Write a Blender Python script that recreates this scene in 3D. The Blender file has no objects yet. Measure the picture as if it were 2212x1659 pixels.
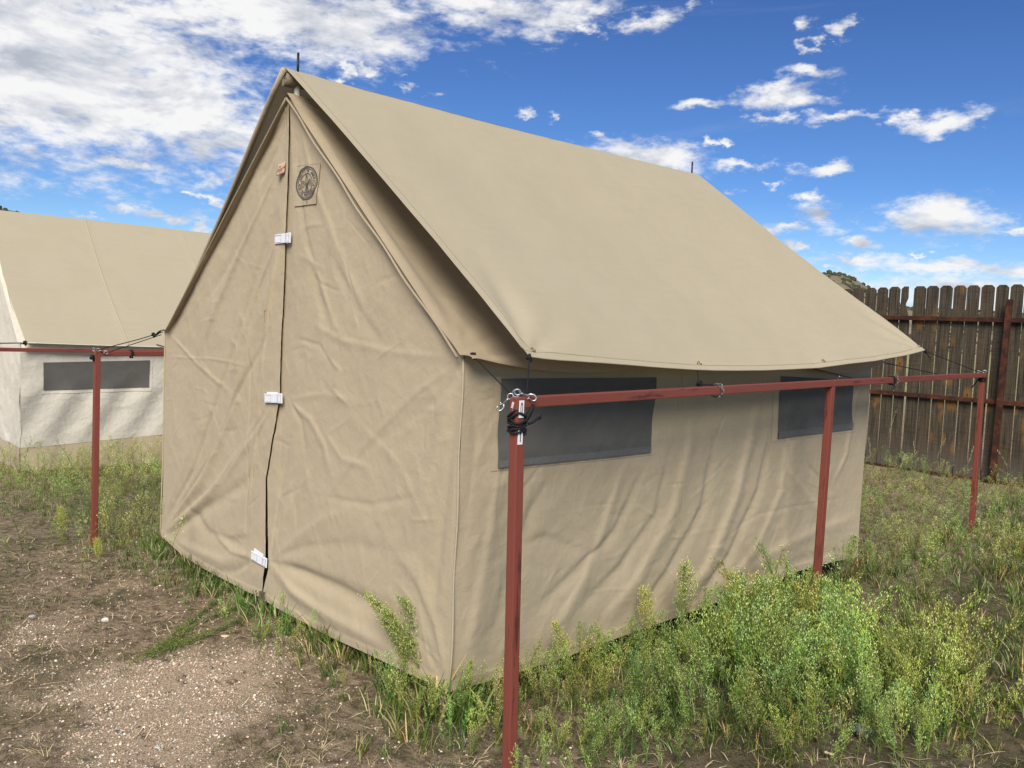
import bpy, bmesh, math, random
import numpy as np
from math import radians, sin, cos, pi
from mathutils import Vector, Matrix
S = bpy.context.scene
col = S.collection
rng = np.random.default_rng(7)
random.seed(7)

# ------------------------------------------------------------------ camera
YAW, PIT, ROL = -.816, .0668, .0445
CAM = np.array([2.622, -2.204, 1.6])
_f = np.array([sin(YAW)*cos(PIT), cos(YAW)*cos(PIT), -sin(PIT)])
_r = np.array([cos(YAW), -sin(YAW), 0.]); _u = np.cross(_r, _f)
_r, _u = _r*cos(ROL)+_u*sin(ROL), -_r*sin(ROL)+_u*cos(ROL)
FPX, PCX, PCY = 1868.6, 1106., 829.5
def ray(U, V): return _f + _r*(U-PCX)/FPX - _u*(V-PCY)/FPX
def up(U, V, axis, d):
    """survey: where the sight line through a photo point meets the plane axis = d"""
    a = 'xyz'.index(axis); D = ray(U, V)
    return CAM + D*((d-CAM[a])/D[a])
cd = bpy.data.cameras.new('camera'); cam = bpy.data.objects.new('camera', cd); col.objects.link(cam)
M = Matrix(((_r[0], _u[0], -_f[0], CAM[0]), (_r[1], _u[1], -_f[1], CAM[1]), (_r[2], _u[2], -_f[2], CAM[2]), (0, 0, 0, 1)))
cam.matrix_world = M
cd.sensor_width = 36; cd.lens = 36*FPX/2212; cd.clip_end = 6000; cd.clip_start = .05
S.camera = cam

# ------------------------------------------------------------------ light and exposure
S.view_settings.view_transform = 'Standard'; S.view_settings.look = 'None'
S.view_settings.gamma = 1; S.view_settings.use_curve_mapping = False
S.view_settings.exposure = 0.22
SUN = Vector((.50, -.56, .70)).normalized()
sd = bpy.data.lights.new('sun', 'SUN'); sd.energy = 4.3; sd.angle = radians(34); sd.color = (1, .935, .82)
so = bpy.data.objects.new('sun', sd); col.objects.link(so); so.rotation_euler = SUN.to_track_quat('Z', 'Y').to_euler()

# node helper
class NT:
    def __init__(s, tree): s.t = tree; s.n = tree.nodes; s.l = tree.links
    def node(s, typ, **kw):
        n = s.n.new(typ)
        for k, v in kw.items(): setattr(n, k, v)
        return n
    def set(s, inp, v):
        if isinstance(v, bpy.types.NodeSocket): s.l.new(v, inp)
        elif v is not None: inp.default_value = v
    def math(s, op, a, b=None, c=None, clamp=False):
        n = s.node('ShaderNodeMath', operation=op, use_clamp=clamp)
        s.set(n.inputs[0], a); s.set(n.inputs[1], b)
        if c is not None: s.set(n.inputs[2], c)
        return n.outputs[0]
    def vmath(s, op, a, b=None, out=0):
        n = s.node('ShaderNodeVectorMath', operation=op); s.set(n.inputs[0], a); s.set(n.inputs[1], b)
        return n.outputs[out]
    def noise(s, vec, scale, detail=4, rough=.55, dist=0, out=0):
        n = s.node('ShaderNodeTexNoise'); s.set(n.inputs['Vector'], vec); n.inputs['Scale'].default_value = scale
        n.inputs['Detail'].default_value = detail; n.inputs['Roughness'].default_value = rough; n.inputs['Distortion'].default_value = dist
        return n.outputs[out]
    def ramp(s, fac, stops, interp='LINEAR'):
        n = s.node('ShaderNodeValToRGB'); n.color_ramp.interpolation = interp
        e = n.color_ramp.elements
        while len(e) < len(stops): e.new(.5)
        for el, (p, c) in zip(e, stops):
            el.position = p; el.color = (c if len(c) == 4 else (*c, 1)) if not isinstance(c, (int, float)) else (c, c, c, 1)
        s.set(n.inputs[0], fac); return n.outputs[0]
    def mix(s, fac, a, b, blend='MIX'):
        n = s.node('ShaderNodeMix', data_type='RGBA', blend_type=blend)
        s.set(n.inputs[0], fac)
        s.set(n.inputs[6], a if not isinstance(a, tuple) else (*a, 1) if len(a) == 3 else a)
        s.set(n.inputs[7], b if not isinstance(b, tuple) else (*b, 1) if len(b) == 3 else b)
        return n.outputs[2]
    def sstep(s, v, a, b, lo=0., hi=1.):
        n = s.node('ShaderNodeMapRange', interpolation_type='SMOOTHSTEP'); s.set(n.inputs[0], v)
        for i, q in enumerate((a, b, lo, hi)): n.inputs[1+i].default_value = q
        return n.outputs[0]
    def mapping(s, vec, loc=(0, 0, 0), rot=(0, 0, 0), sc=(1, 1, 1), typ='POINT'):
        n = s.node('ShaderNodeMapping', vector_type=typ); s.set(n.inputs[0], vec)
        n.inputs[1].default_value = loc; n.inputs[2].default_value = rot; n.inputs[3].default_value = sc
        return n.outputs[0]

# ------------------------------------------------------------------ sky: Nishita air plus broken cloud
W = bpy.data.worlds.new('World'); S.world = W; W.use_nodes = True
w = NT(W.node_tree); w.n.clear()
sky = w.node('ShaderNodeTexSky', sky_type='NISHITA'); sky.sun_disc = False
sky.sun_elevation = math.asin(SUN.z); sky.sun_rotation = math.atan2(SUN.x, SUN.y) % (2*pi)
sky.altitude = 1800; sky.air_density = 1.0; sky.dust_density = .35; sky.ozone_density = 3.0
tc = w.node('ShaderNodeTexCoord').outputs['Generated']
sp = w.node('ShaderNodeSeparateXYZ'); w.set(sp.inputs[0], tc)
sx, sy, sz = sp.outputs
az = w.math('MULTIPLY', w.math('ARCTAN2', sx, sy), 180/pi)
el = w.math('MULTIPLY', w.math('ARCSINE', sz), 180/pi)
# ragged outlines: the sight angles wander a little before they are compared with the cloud list
wn = w.node('ShaderNodeSeparateColor'); w.set(wn.inputs[0], w.noise(w.mapping(tc, sc=(1, 1, 1.8)), 26, 5, .62, 0, 1))
elr = el
az = w.math('ADD', az, w.math('MULTIPLY', w.math('SUBTRACT', wn.outputs[0], .5), 5.5))
el = w.math('ADD', el, w.math('MULTIPLY', w.math('SUBTRACT', wn.outputs[1], .5), 2.2))
cb = w.node('ShaderNodeCombineXYZ'); w.set(cb.inputs[0], az); w.set(cb.inputs[1], el); ang = cb.outputs[0]
# clouds of the day: where each stands in the sky (x0, y0, x1, y1 as surveyed, tilt deg, thickness)
CL = [(-420,-120,520,330,0,1.40),(230,150,640,345,12,1.32),(300,-40,1000,118,-3,1.28),(800,-60,1340,92,-5,1.0),(100,250,420,345,-4,.95),
 (1110,-10,1330,85,-12,1.0),(1225,48,1318,78,0,.95),(1340,22,1485,72,-14,1.05),(1468,-25,1545,22,0,.95),
 (1700,28,1780,75,0,.9),(1778,38,1858,82,-18,.9),(1725,82,1772,106,-18,.85),
 (1680,138,1845,178,-3,.80),(1560,180,1800,236,-9,1.02),(1425,216,1585,242,-5,.95),(1610,243,1715,270,5,.95),(1705,236,1905,263,-5,.95),(1908,241,1988,270,12,.95),(1950,238,2120,297,-17,1.02),
 (1098,236,1155,259,6,.9),(1176,238,1212,260,6,.85),(1225,300,1548,368,3,1.2),(1262,281,1322,312,0,.95),(1508,290,1545,314,0,1),(1543,296,1584,319,0,1),
 (1545,345,1690,370,-3,1.0),(1690,350,1845,390,-3,1.05),(1650,384,1702,409,0,.9),(1535,402,1615,430,8,1.0),(1702,405,1785,436,-3,.95),
 (1695,430,1832,500,6,1.15),(1885,424,2168,514,2,1.15),(2125,474,2320,500,-8,1.0),(1638,486,1745,513,-3,1.05),
 (1685,525,1765,541,0,1),(1788,516,1903,547,0,1.15),(1772,546,1893,570,0,1.1),(1975,537,2026,550,0,1),(1785,569,1822,583,0,1),
 (172,325,332,367,4,1.15),(358,412,430,427,0,1.05),(383,417,500,443,3,1.0),(214,446,445,479,2,1.15),(152,457,227,479,0,1.05),(403,482,473,504,0,1.05),(370,340,520,420,5,.68),
 (732,132,782,160,5,.9),(782,132,830,163,0,.95),(712,162,768,188,0,.9),(860,162,898,193,20,.9),(898,192,968,210,0,.85),
 (1560,560,2700,606,1,.86),(1600,585,2700,700,0,1.05)]
fld = None
def add_cloud(a0, e0, ra, re, tilt, s):
    global fld
    src = ang
    if fld is not None:     # chained so that the shader holds only one cloud at a time
        c_ = w.node('ShaderNodeCombineXYZ'); w.set(c_.inputs[0], az); w.set(c_.inputs[1], el); w.set(c_.inputs[2], fld); src = c_.outputs[0]
    v = w.mapping(src, (a0, e0, 0), (0, 0, radians(tilt)), (ra, re, 1e7), 'TEXTURE')
    L = w.vmath('LENGTH', v, out=1)
    t = w.math('SUBTRACT', s, L)
    fld = t if fld is None else w.math('MAXIMUM', fld, t)
for (x0, y0, x1, y1, tilt, s) in CL:
    d = ray((x0+x1)/2, (y0+y1)/2)
    a0 = math.degrees(math.atan2(d[0], d[1])); e0 = math.degrees(math.atan2(d[2], math.hypot(d[0], d[1])))
    k = math.degrees(1/FPX)*cos(math.atan(((x0+x1)/2-PCX)/FPX))
    add_cloud(a0, e0, (x1-x0)/2*k*1.0, (y1-y0)/2*k*1.05, -tilt-2.5, s)
# the same broken cover goes on round the rest of the sky
for (a0, e0, ra, re, s) in [(-110,30,45,18,1.1),(-75,42,40,16,1.0),(-150,18,28,9,1.0),(150,35,40,16,1.05),(100,20,25,7,1.0),(60,45,40,15,1.0),(-20,50,40,10,1.0),
                            (-130,62,50,14,1.0),(120,62,50,12,1.0),(50,14,18,4,1.0),(-165,40,20,10,1.1)]:
    add_cloud(a0, e0, ra, re, 0, s)
nv = w.mapping(tc, (0, 0, 0), (0, 0, 0), (1, 1, 2.6))
n1 = w.noise(nv, 9, 7, .62, .25)
n2 = w.noise(nv, 40, 5, .6, .2)
nv2 = w.mapping(tc, (.006, -.004, -.055), (0, 0, 0), (1, 1, 2.6))
n1b = w.noise(nv2, 9, 4, .6, .25)
nn = w.math('ADD', w.math('MULTIPLY', w.math('SUBTRACT', n1, .5), 1.9), w.math('MULTIPLY', w.math('SUBTRACT', n2, .5), 1.5))
dens = w.math('ADD', fld, nn)
mask = w.sstep(dens, .0, .95)
thin = w.sstep(w.noise(w.mapping(tc, (3, 1, 2), (0, 0, 0), (1, 1, 5)), 3.2, 7, .62, .6), .56, .85, 0, .16)
mask = w.math('MAXIMUM', mask, thin)
mask = w.math('MULTIPLY', mask, w.sstep(elr, -1, 2))
shade = w.math('ADD', w.math('MULTIPLY', w.math('SUBTRACT', n1, n1b), 3.2), .62)
thick = w.sstep(dens, .65, 2.0, 0, .26)
shade = w.math('SUBTRACT', shade, thick, clamp=True)
ccol = w.ramp(shade, [(0, (3.7, 4.0, 4.6)), (.35, (5.2, 5.4, 5.9)), (.8, (7.4, 7.4, 7.45))])
hs = w.node('ShaderNodeHueSaturation'); hs.inputs['Saturation'].default_value = 1.0; hs.inputs['Value'].default_value = 1.0
w.set(hs.inputs['Color'], sky.outputs[0])
tint = w.ramp(w.math('DIVIDE', elr, 30, clamp=True), [(0, (.95, .97, .97)), (.10, (.72, .84, .95)), (.30, (.46, .66, .92)), (.7, (.38, .56, .86))])
air = w.mix(1, hs.outputs[0], tint, 'MULTIPLY')
fin = w.mix(mask, air, ccol)
bg = w.node('ShaderNodeBackground'); w.set(bg.inputs[0], fin); bg.inputs[1].default_value = .108
wo = w.node('ShaderNodeOutputWorld'); w.l.new(bg.outputs[0], wo.inputs[0])

# ------------------------------------------------------------------ object helpers
def tag(o, label=None, cat=None, group=None, kind=None):
    if label: o['label'] = label
    if cat: o['category'] = cat
    if group: o['group'] = group
    if kind: o['kind'] = kind
    return o
def empty(name, loc=(0, 0, 0), label=None, cat=None, group=None):
    o = bpy.data.objects.new(name, None); col.objects.link(o); o.location = loc; o.empty_display_size = .1
    return tag(o, label, cat, group)
def link(name, me, mat=None, parent=None, smooth=False):
    if mat is not None: me.materials.append(mat)
    if smooth: me.polygons.foreach_set('use_smooth', [True]*len(me.polygons))
    o = bpy.data.objects.new(name, me); col.objects.link(o)
    if parent is not None:
        o.parent = parent; o.matrix_parent_inverse = Matrix.Translation(parent.location).inverted()
    return o
class MB:
    def __init__(s): s.v = []; s.f = []
    def add(s, v, f):
        b = len(s.v); s.v += [tuple(map(float, q)) for q in v]; s.f += [tuple(i+b for i in q) for q in f]
    def box(s, c, sz, R=None, bev=0):
        bm = bmesh.new(); bmesh.ops.create_cube(bm, size=1)
        for q in bm.verts: q.co = Vector((q.co.x*sz[0], q.co.y*sz[1], q.co.z*sz[2]))
        if bev: bmesh.ops.bevel(bm, geom=list(bm.edges), offset=bev, segments=2, affect='EDGES', profile=.6)
        bm.verts.ensure_lookup_table()
        vs = [(R @ q.co if R else q.co)+Vector(c) for q in bm.verts]
        s.add(vs, [[q.index for q in f.verts] for f in bm.faces]); bm.free()
    def bar(s, a, b, wd, ht, bev=.003, upv=(0, 0, 1)):
        a = Vector(a); b = Vector(b); d = (b-a); L = d.length; d.normalize()
        u = Vector(upv); x = u.cross(d).normalized(); u = d.cross(x)
        R = Matrix((x, d, u)).transposed(); s.box((a+b)/2, (wd, L, ht), R, bev)
    def tube(s, pts, r, n=8, cap=True, closed=False):
        pts = [Vector(p) for p in pts]; N = len(pts); rr = r if isinstance(r, (list, tuple)) else [r]*N
        vs = []; prev = None
        for i, p in enumerate(pts):
            t = (pts[(i+1) % N]-pts[i-1]) if closed else (pts[min(i+1, N-1)]-pts[max(i-1, 0)])
            t.normalize()
            if prev is None: x = t.orthogonal().normalized()
            else:
                x = prev-t*prev.dot(t); x = x.normalized() if x.length > 1e-6 else t.orthogonal().normalized()
            prev = x; y = t.cross(x)
            for k in range(n):
                a = 2*pi*k/n; vs.append(p+(x*cos(a)+y*sin(a))*rr[i])
        fs = []
        for i in range(N if closed else N-1):
            for k in range(n):
                j = (i+1) % N
                fs.append((i*n+k, i*n+(k+1) % n, j*n+(k+1) % n, j*n+k))
        if cap and not closed: fs += [tuple(range(n))[::-1], tuple((N-1)*n+k for k in range(n))]
        s.add(vs, fs)
    def build(s, name, mat, parent=None, smooth=False):
        me = bpy.data.meshes.new(name); me.from_pydata(s.v, [], s.f); me.update()
        return link(name, me, mat, parent, smooth)
def grid(P, flip=False):
    nu, nv = P.shape[:2]
    i, j = np.meshgrid(np.arange(nu-1), np.arange(nv-1), indexing='ij'); a = (i*nv+j).ravel()
    F = np.stack([a, a+1, a+nv+1, a+nv], 1)
    if flip: F = F[:, ::-1]
    return P.reshape(-1, 3), F
def np_mesh(name, V, F, mat, parent=None, smooth=True, colr=None):
    me = bpy.data.meshes.new(name); k = F.shape[1]
    me.vertices.add(len(V)); me.vertices.foreach_set('co', np.ascontiguousarray(V, dtype=np.float32).ravel())
    me.loops.add(F.size); me.loops.foreach_set('vertex_index', np.ascontiguousarray(F, dtype=np.int32).ravel())
    me.polygons.add(len(F)); me.polygons.foreach_set('loop_start', np.arange(0, F.size, k, dtype=np.int32))
    try: me.polygons.foreach_set('loop_total', np.full(len(F), k, dtype=np.int32))
    except Exception: pass
    if smooth: me.polygons.foreach_set('use_smooth', np.ones(len(F), dtype=bool))
    if colr is not None:
        at = me.color_attributes.new('Col', 'FLOAT_COLOR', 'POINT')
        c = np.ones((len(V), 4), dtype=np.float32); c[:, :3] = colr; at.data.foreach_set('color', c.ravel())
    me.update(); me.validate()
    return link(name, me, mat, parent)

# value noise
_T = np.random.default_rng(3).random((256, 256))
def vn(x, y, seed=0):
    x = np.asarray(x, float)+seed*17.3; y = np.asarray(y, float)+seed*9.1
    xi = np.floor(x).astype(int); yi = np.floor(y).astype(int); fx = x-xi; fy = y-yi
    fx = fx*fx*fx*(fx*(fx*6-15)+10); fy = fy*fy*fy*(fy*(fy*6-15)+10)
    g = lambda a, b: _T[a % 256, b % 256]
    return (g(xi, yi)*(1-fx)+g(xi+1, yi)*fx)*(1-fy)+(g(xi, yi+1)*(1-fx)+g(xi+1, yi+1)*fx)*fy
def fbm(x, y, seed=0, o=4, g=.5):
    s = 0; a = 1; t = 0
    for k in range(o): s = s+a*vn(x*2**k, y*2**k, seed+k*3); t += a; a *= g
    return s/t
def ridged(x, y, seed=0, o=3):
    s = 0; a = 1; t = 0
    for k in range(o): s = s+a*(1-np.abs(2*vn(x*2**k, y*2**k, seed+k*5)-1))**3; t += a; a *= .5
    return s/t
def sm(x, a, b):
    t = np.clip((np.asarray(x, float)-a)/(b-a), 0, 1); return t*t*(3-2*t)

# ------------------------------------------------------------------ materials
def mat(name):
    m = bpy.data.materials.new(name); m.use_nodes = True; t = NT(m.node_tree)
    b = m.node_tree.nodes['Principled BSDF']; b.inputs['Specular IOR Level'].default_value = .25
    return m, t, b
def bump(t, b, h, strength, dist=.01, nrm=None):
    n = t.node('ShaderNodeBump'); n.inputs['Strength'].default_value = strength; n.inputs['Distance'].default_value = dist
    t.set(n.inputs['Height'], h)
    if nrm is not None: t.set(n.inputs['Normal'], nrm)
    t.l.new(n.outputs[0], b.inputs['Normal']); return n.outputs[0]
def objco(t): return t.node('ShaderNodeTexCoord').outputs['Object']
def canvas(name, c, c2, transl=.12, crease=.5, stain=.0):
    m, t, b = mat(name); o = objco(t)
    n = t.noise(o, 1.7, 6, .6, .4); n2 = t.noise(o, 9, 5, .65)
    k = t.math('ADD', t.math('MULTIPLY', n, .65), t.math('MULTIPLY', n2, .35))
    cc = t.mix(t.sstep(k, .36, .66), c2, c)
    # slight spotty soiling of the cloth
    sp_ = t.sstep(t.noise(o, 26, 2, .5), .72, .8, 0, .22+stain)
    cc = t.mix(sp_, cc, tuple(q*.72 for q in c2))
    cr0 = t.noise(o, 3.3, 5, .62, 1.1)
    stx = t.noise(t.mapping(o, sc=(90, 1.2, 90)), 1, 3, .6); cc = t.mix(t.sstep(stx, .35, .65, .10, 0), cc, tuple(q*.72 for q in c2))
    ln = t.sstep(t.math('ABSOLUTE', t.math('SUBTRACT', cr0, .5)), 0, .022, .10*crease, 0)
    cc = t.mix(ln, cc, tuple(min(1, q*1.45) for q in c))
    t.set(b.inputs['Base Color'], cc); b.inputs['Roughness'].default_value = .88
    b.inputs['Sheen Weight'].default_value = .08
    weave = t.node('ShaderNodeTexVoronoi'); weave.inputs['Scale'].default_value = 420; t.set(weave.inputs['Vector'], o)
    nA = bump(t, b, weave.outputs[0], .12, .002)
    cr = t.node('ShaderNodeTexNoise'); cr.noise_type = 'RIDGED_MULTIFRACTAL'; t.set(cr.inputs[0], o)
    cr.inputs['Scale'].default_value = 2.6; cr.inputs['Detail'].default_value = 4; cr.inputs['Distortion'].default_value = 1.2
    h = t.math('ADD', t.math('MULTIPLY', cr.outputs[0], .5), t.math('MULTIPLY', t.noise(o, 14, 5, .6, .6), .8))
    nB = bump(t, b, h, crease, .012, nA)
    tr = t.node('ShaderNodeBsdfTranslucent'); t.set(tr.inputs[0], cc); t.set(tr.inputs['Normal'], nB)
    mx = t.node('ShaderNodeMixShader'); mx.inputs[0].default_value = transl
    out = m.node_tree.nodes['Material Output']
    t.l.new(b.outputs[0], mx.inputs[1]); t.l.new(tr.outputs[0], mx.inputs[2]); t.l.new(mx.outputs[0], out.inputs[0])
    return m
def simple(name, c, rough=.6, metal=0, var=.12, scale=30, bmp=.1, spec=.3):
    m, t, b = mat(name); o = objco(t)
    n = t.noise(o, scale, 5, .6)
    t.set(b.inputs['Base Color'], t.mix(t.sstep(n, .3, .7), tuple(q*(1-var) for q in c), tuple(min(1, q*(1+var)) for q in c)))
    b.inputs['Roughness'].default_value = rough; b.inputs['Metallic'].default_value = metal; b.inputs['Specular IOR Level'].default_value = spec
    bump(t, b, n, bmp, .003); return m
M_canvas = canvas('tan_canvas', (.478, .392, .264), (.452, .368, .246), .06, .38, .05)
M_roof = canvas('tan_canvas_roof', (.37, .30, .20), (.33, .265, .178), .04, .4)
M_fly = canvas('fly_canvas', (.450, .390, .272), (.430, .372, .257), .14, .05)
M_fly2s = simple('seam_tape', (.49, .43, .30), .9, 0, .05, 30)
M_white = canvas('white_canvas', (.76, .71, .60), (.70, .65, .55), .15, .9)
M_fly2 = canvas('neighbour_fly', (.475, .415, .295), (.455, .396, .277), .13, .08)
M_dark_in = simple('canvas_inner', (.05, .04, .03))
def mesh_screen():
    m, t, b = mat('grey_screen_cloth'); o = objco(t)
    n = t.noise(o, 6, 5, .6, .5)
    t.set(b.inputs['Base Color'], t.mix(n, (.096, .093, .084), (.134, .130, .118))); b.inputs['Roughness'].default_value = .7
    v = t.node('ShaderNodeTexVoronoi'); v.inputs['Scale'].default_value = 500; t.set(v.inputs['Vector'], o)
    bump(t, b, v.outputs[0], .2, .002); return m
M_screen = mesh_screen()
M_screen_hem = simple('grey_hem', (.128, .127, .126), .8, 0, .18, 120, .3)
M_velcro = simple('white_webbing', (.74, .76, .80), .75, 0, .05, 60, .15)
M_stitch = simple('stitch_grey', (.42, .41, .40), .8)
M_leather = simple('pink_leather', (.56, .36, .25), .6, 0, .1, 50, .1)
M_ink = simple('grey_ink', (.085, .08, .072), .9, 0, .35, 160, 0)
M_inkb = simple('brown_ink', (.075, .025, .02), .8, 0, .1, 90, 0)
M_black = simple('black_rope', (.010, .010, .011), .75, 0, .3, 300, .5)
M_galv = simple('galvanised_steel', (.42, .43, .43), .42, .85, .3, 60, .15)
M_galvd = simple('dull_chain', (.20, .21, .21), .5, .7, .4, 90, .3)
M_pvc = simple('pale_pole', (.52, .54, .46), .5, 0, .1, 40)
M_spike = simple('dark_spike', (.02, .02, .028), .45, .3, .3, 80)
M_brass = simple('brass', (.45, .33, .14), .35, .9, .2, 80)
M_button = simple('blue_grey_button', (.06, .085, .10), .5)
M_sticker = simple('white_sticker', (.78, .80, .80), .4, 0, .03)
M_digit = simple('digit_black', (.03, .03, .04), .4)
M_chip = simple('bare_primer', (.62, .58, .55), .5)
def painted(ax):
    m, t, b = mat('red_oxide_paint_'+ax)
    sc_ = (lambda a, l: (a, a, l)) if ax == 'z' else (lambda a, l: (a, l, a)); o = objco(t)
    st = t.mapping(o, (0, 0, 0), (0, 0, 0), sc_(60, 5)); n = t.noise(st, 1, 6, .65, .3)
    st2 = t.mapping(o, (0, 0, 0), (0, 0, 0), sc_(30, 3)); n2 = t.noise(st2, 1, 6, .7, .2)
    st3 = t.mapping(o, (4, 2, 1), (0, 0, 0), sc_(45, 2.6)); n3 = t.noise(st3, 1, 5, .6, .2)
    big = t.noise(o, 3.5, 4, .6)
    c = t.mix(n, (.170, .040, .028), (.240, .065, .045))
    c = t.mix(t.sstep(t.math('MULTIPLY', n3, t.math('ADD', big, .5)), .60, .70, 0, .75), c, (.055, .018, .015))
    c = t.mix(t.sstep(n2, .66, .72, 0, .35), c, (.33, .12, .10))
    t.set(b.inputs['Base Color'], c); b.inputs['Roughness'].default_value = .52; b.inputs['Specular IOR Level'].default_value = .4
    bump(t, b, t.math('ADD', n, n2), .25, .002); return m
M_red = painted('z'); M_redy = painted('y')
def rusty():
    m, t, b = mat('rusty_steel'); o = objco(t)
    n = t.noise(o, 7, 6, .7); n2 = t.noise(t.mapping(o, sc=(3, 60, 60)), 1, 5, .6)
    c = t.mix(t.sstep(n, .4, .65), (.035, .014, .010), (.105, .034, .016))
    t.set(b.inputs['Base Color'], t.mix(t.sstep(n2, .5, .7, 0, .5), c, (.05, .02, .018))); b.inputs['Roughness'].default_value = .8
    bump(t, b, n, .3, .003); return m
M_rust = rusty()
def picketm(i):
    m, t, b = mat('weathered_picket'); o = objco(t)
    oi = t.node('ShaderNodeObjectInfo'); off = t.math('MULTIPLY', oi.outputs['Random'], 50)
    cx = t.node('ShaderNodeCombineXYZ'); t.set(cx.inputs[0], off); t.set(cx.inputs[2], off)
    v = t.vmath('ADD', o, cx.outputs[0])
    g = t.noise(t.mapping(v, sc=(70, 20, 2.2)), 1, 6, .7, .5)
    g2 = t.noise(t.mapping(v, sc=(14, 5, 1.4)), 1, 4, .6)
    saw = t.noise(t.mapping(v, rot=(0, .12, 0), sc=(5, 5, 170)), 1, 3, .6)
    kn = t.node('ShaderNodeTexVoronoi'); kn.inputs['Scale'].default_value = 1; t.set(kn.inputs['Vector'], t.mapping(v, sc=(7, 0, 3.6)))
    c = t.mix(t.sstep(g, .3, .7), (.022, .017, .011), (.108, .086, .060))
    c = t.mix(t.sstep(g2, .45, .7, 0, .4), c, (.115, .078, .040))
    c = t.mix(t.sstep(saw, .5, .66, 0, .5), c, (.018, .014, .010))
    kd = kn.outputs['Distance']
    gate = t.sstep(t.noise(t.mapping(v, sc=(2, 2, 1.3)), 1, 1, .5), .52, .6)
    c = t.mix(t.math('MULTIPLY', t.sstep(kd, .16, .42, .75, 0), gate), c, (.21, .105, .028))
    c = t.mix(t.math('MULTIPLY', t.sstep(kd, .03, .11, .9, 0), gate), c, (.05, .022, .01))
    wear = t.node('ShaderNodeSeparateXYZ'); t.set(wear.inputs[0], o)
    c = t.mix(t.sstep(t.math('ADD', wear.outputs[2], t.math('MULTIPLY', g2, .4)), .25, .75, .45, 0), c, (.16, .14, .115))
    t.set(b.inputs['Base Color'], c); b.inputs['Roughness'].default_value = .9
    bump(t, b, t.math('ADD', g, saw), .5, .004); return m
M_picket = picketm(0)
M_wood = simple('grey_brown_wood', (.17, .135, .095), .9, 0, .45, 14, .5)
M_polewood = simple('weathered_pole', (.17, .135, .09), .9, 0, .45, 40, .6)
def attr_mat(name, rough=.85, transl=.0, spec=.2):
    m, t, b = mat(name); a = t.node('ShaderNodeAttribute'); a.attribute_name = 'Col'
    t.set(b.inputs['Base Color'], a.outputs[0]); b.inputs['Roughness'].default_value = rough; b.inputs['Specular IOR Level'].default_value = spec
    if transl:
        tr = t.node('ShaderNodeBsdfTranslucent'); t.set(tr.inputs[0], a.outputs[0]); mx = t.node('ShaderNodeMixShader'); mx.inputs[0].default_value = transl
        t.l.new(b.outputs[0], mx.inputs[1]); t.l.new(tr.outputs[0], mx.inputs[2]); t.l.new(mx.outputs[0], m.node_tree.nodes['Material Output'].inputs[0])
    return m
M_plant = attr_mat('foliage', .7, .3); M_peb = attr_mat('pebbles', .9); M_straw = attr_mat('straw', .8, .15)

# ------------------------------------------------------------------ ground
def gz(x, y):
    x = np.asarray(x, float); y = np.asarray(y, float)
    r = .10*sm(y, 3, 8.5)-.17*sm(-x, 2.6, 7.6)*(1-sm(y, 5, 9))
    near = np.exp(-((x+1)**2+(y-1)**2)/200)
    r = r+near*((fbm(x*1.1, y*1.1, 5, 3)-.5)*.07+(fbm(x*7, y*7, 9, 3)-.5)*.018)
    inside = sm(x, -3.2, -2.9)*sm(-x, -.1, .1)*sm(y, -.05, .1)*sm(-y, -3.7, -3.5)
    return r-.02*inside
def gravel(x, y):   # bare gravelly patch before the tent
    x = np.asarray(x, float); y = np.asarray(y, float)
    n = (fbm(x*2.2, y*2.2, 31, 4)-.5)+.45*(fbm(x*9, y*9, 37, 4)-.5)
    a = np.exp(-(((x+.95)*.8+(y+.75)*.55)**2/.42+((y+.75)*.85-(x+.95)*.5)**2/.14))
    b_ = np.exp(-((x+.35)**2/.25+(y+1.05)**2/.10))
    return np.clip(sm(np.maximum(a, b_*.9)+n*1.2, .12, .88), 0, 1)
def nonuni(c, half, fine, far, nfar):
    a = np.arange(c-half, c+half+1e-6, fine); g = np.geomspace(fine, far, nfar)
    return np.concatenate([(a[0]-np.cumsum(g))[::-1], a, a[-1]+np.cumsum(g)])
xs = nonuni(-1.6, 6.6, .055, 260, 36); ys = nonuni(3.6, 6.0, .055, 260, 36)
X, Y = np.meshgrid(xs, ys, indexing='ij'); Z = gz(X, Y)
Vg, Fg = grid(np.stack([X, Y, Z], -1), True)
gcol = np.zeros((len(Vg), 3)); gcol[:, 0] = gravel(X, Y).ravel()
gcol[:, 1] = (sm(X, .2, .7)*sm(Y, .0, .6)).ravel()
dirt, t, b = mat('dirt'); o = objco(t)
at = t.node('ShaderNodeAttribute'); at.attribute_name = 'Col'; ss = t.node('ShaderNodeSeparateColor'); t.set(ss.inputs[0], at.outputs[0])
n1_ = t.noise(o, 2.2, 8, .68, .3); n2_ = t.noise(o, 22, 6, .7); n3_ = t.noise(o, 120, 4, .8); n4_ = t.noise(o, .6, 4, .6)
dry = t.mix(t.sstep(t.math('ADD', t.math('MULTIPLY', n2_, .6), t.math('MULTIPLY', n3_, .4)), .36, .64), (.11, .078, .050), (.52, .40, .27))
dry = t.mix(t.sstep(n1_, .52, .64, 0, .6), dry, (.085, .088, .040))
grv = t.mix(t.sstep(n3_, .3, .72), (.32, .22, .14), (.90, .72, .52))
grv = t.mix(t.sstep(t.noise(o, 6, 7, .72, .5), .55, .64, 0, .75), grv, (.075, .055, .042))
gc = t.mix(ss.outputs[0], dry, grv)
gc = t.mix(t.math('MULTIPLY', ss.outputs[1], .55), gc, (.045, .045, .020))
far_ = t.node('ShaderNodeSeparateXYZ'); t.set(far_.inputs[0], o)
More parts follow.
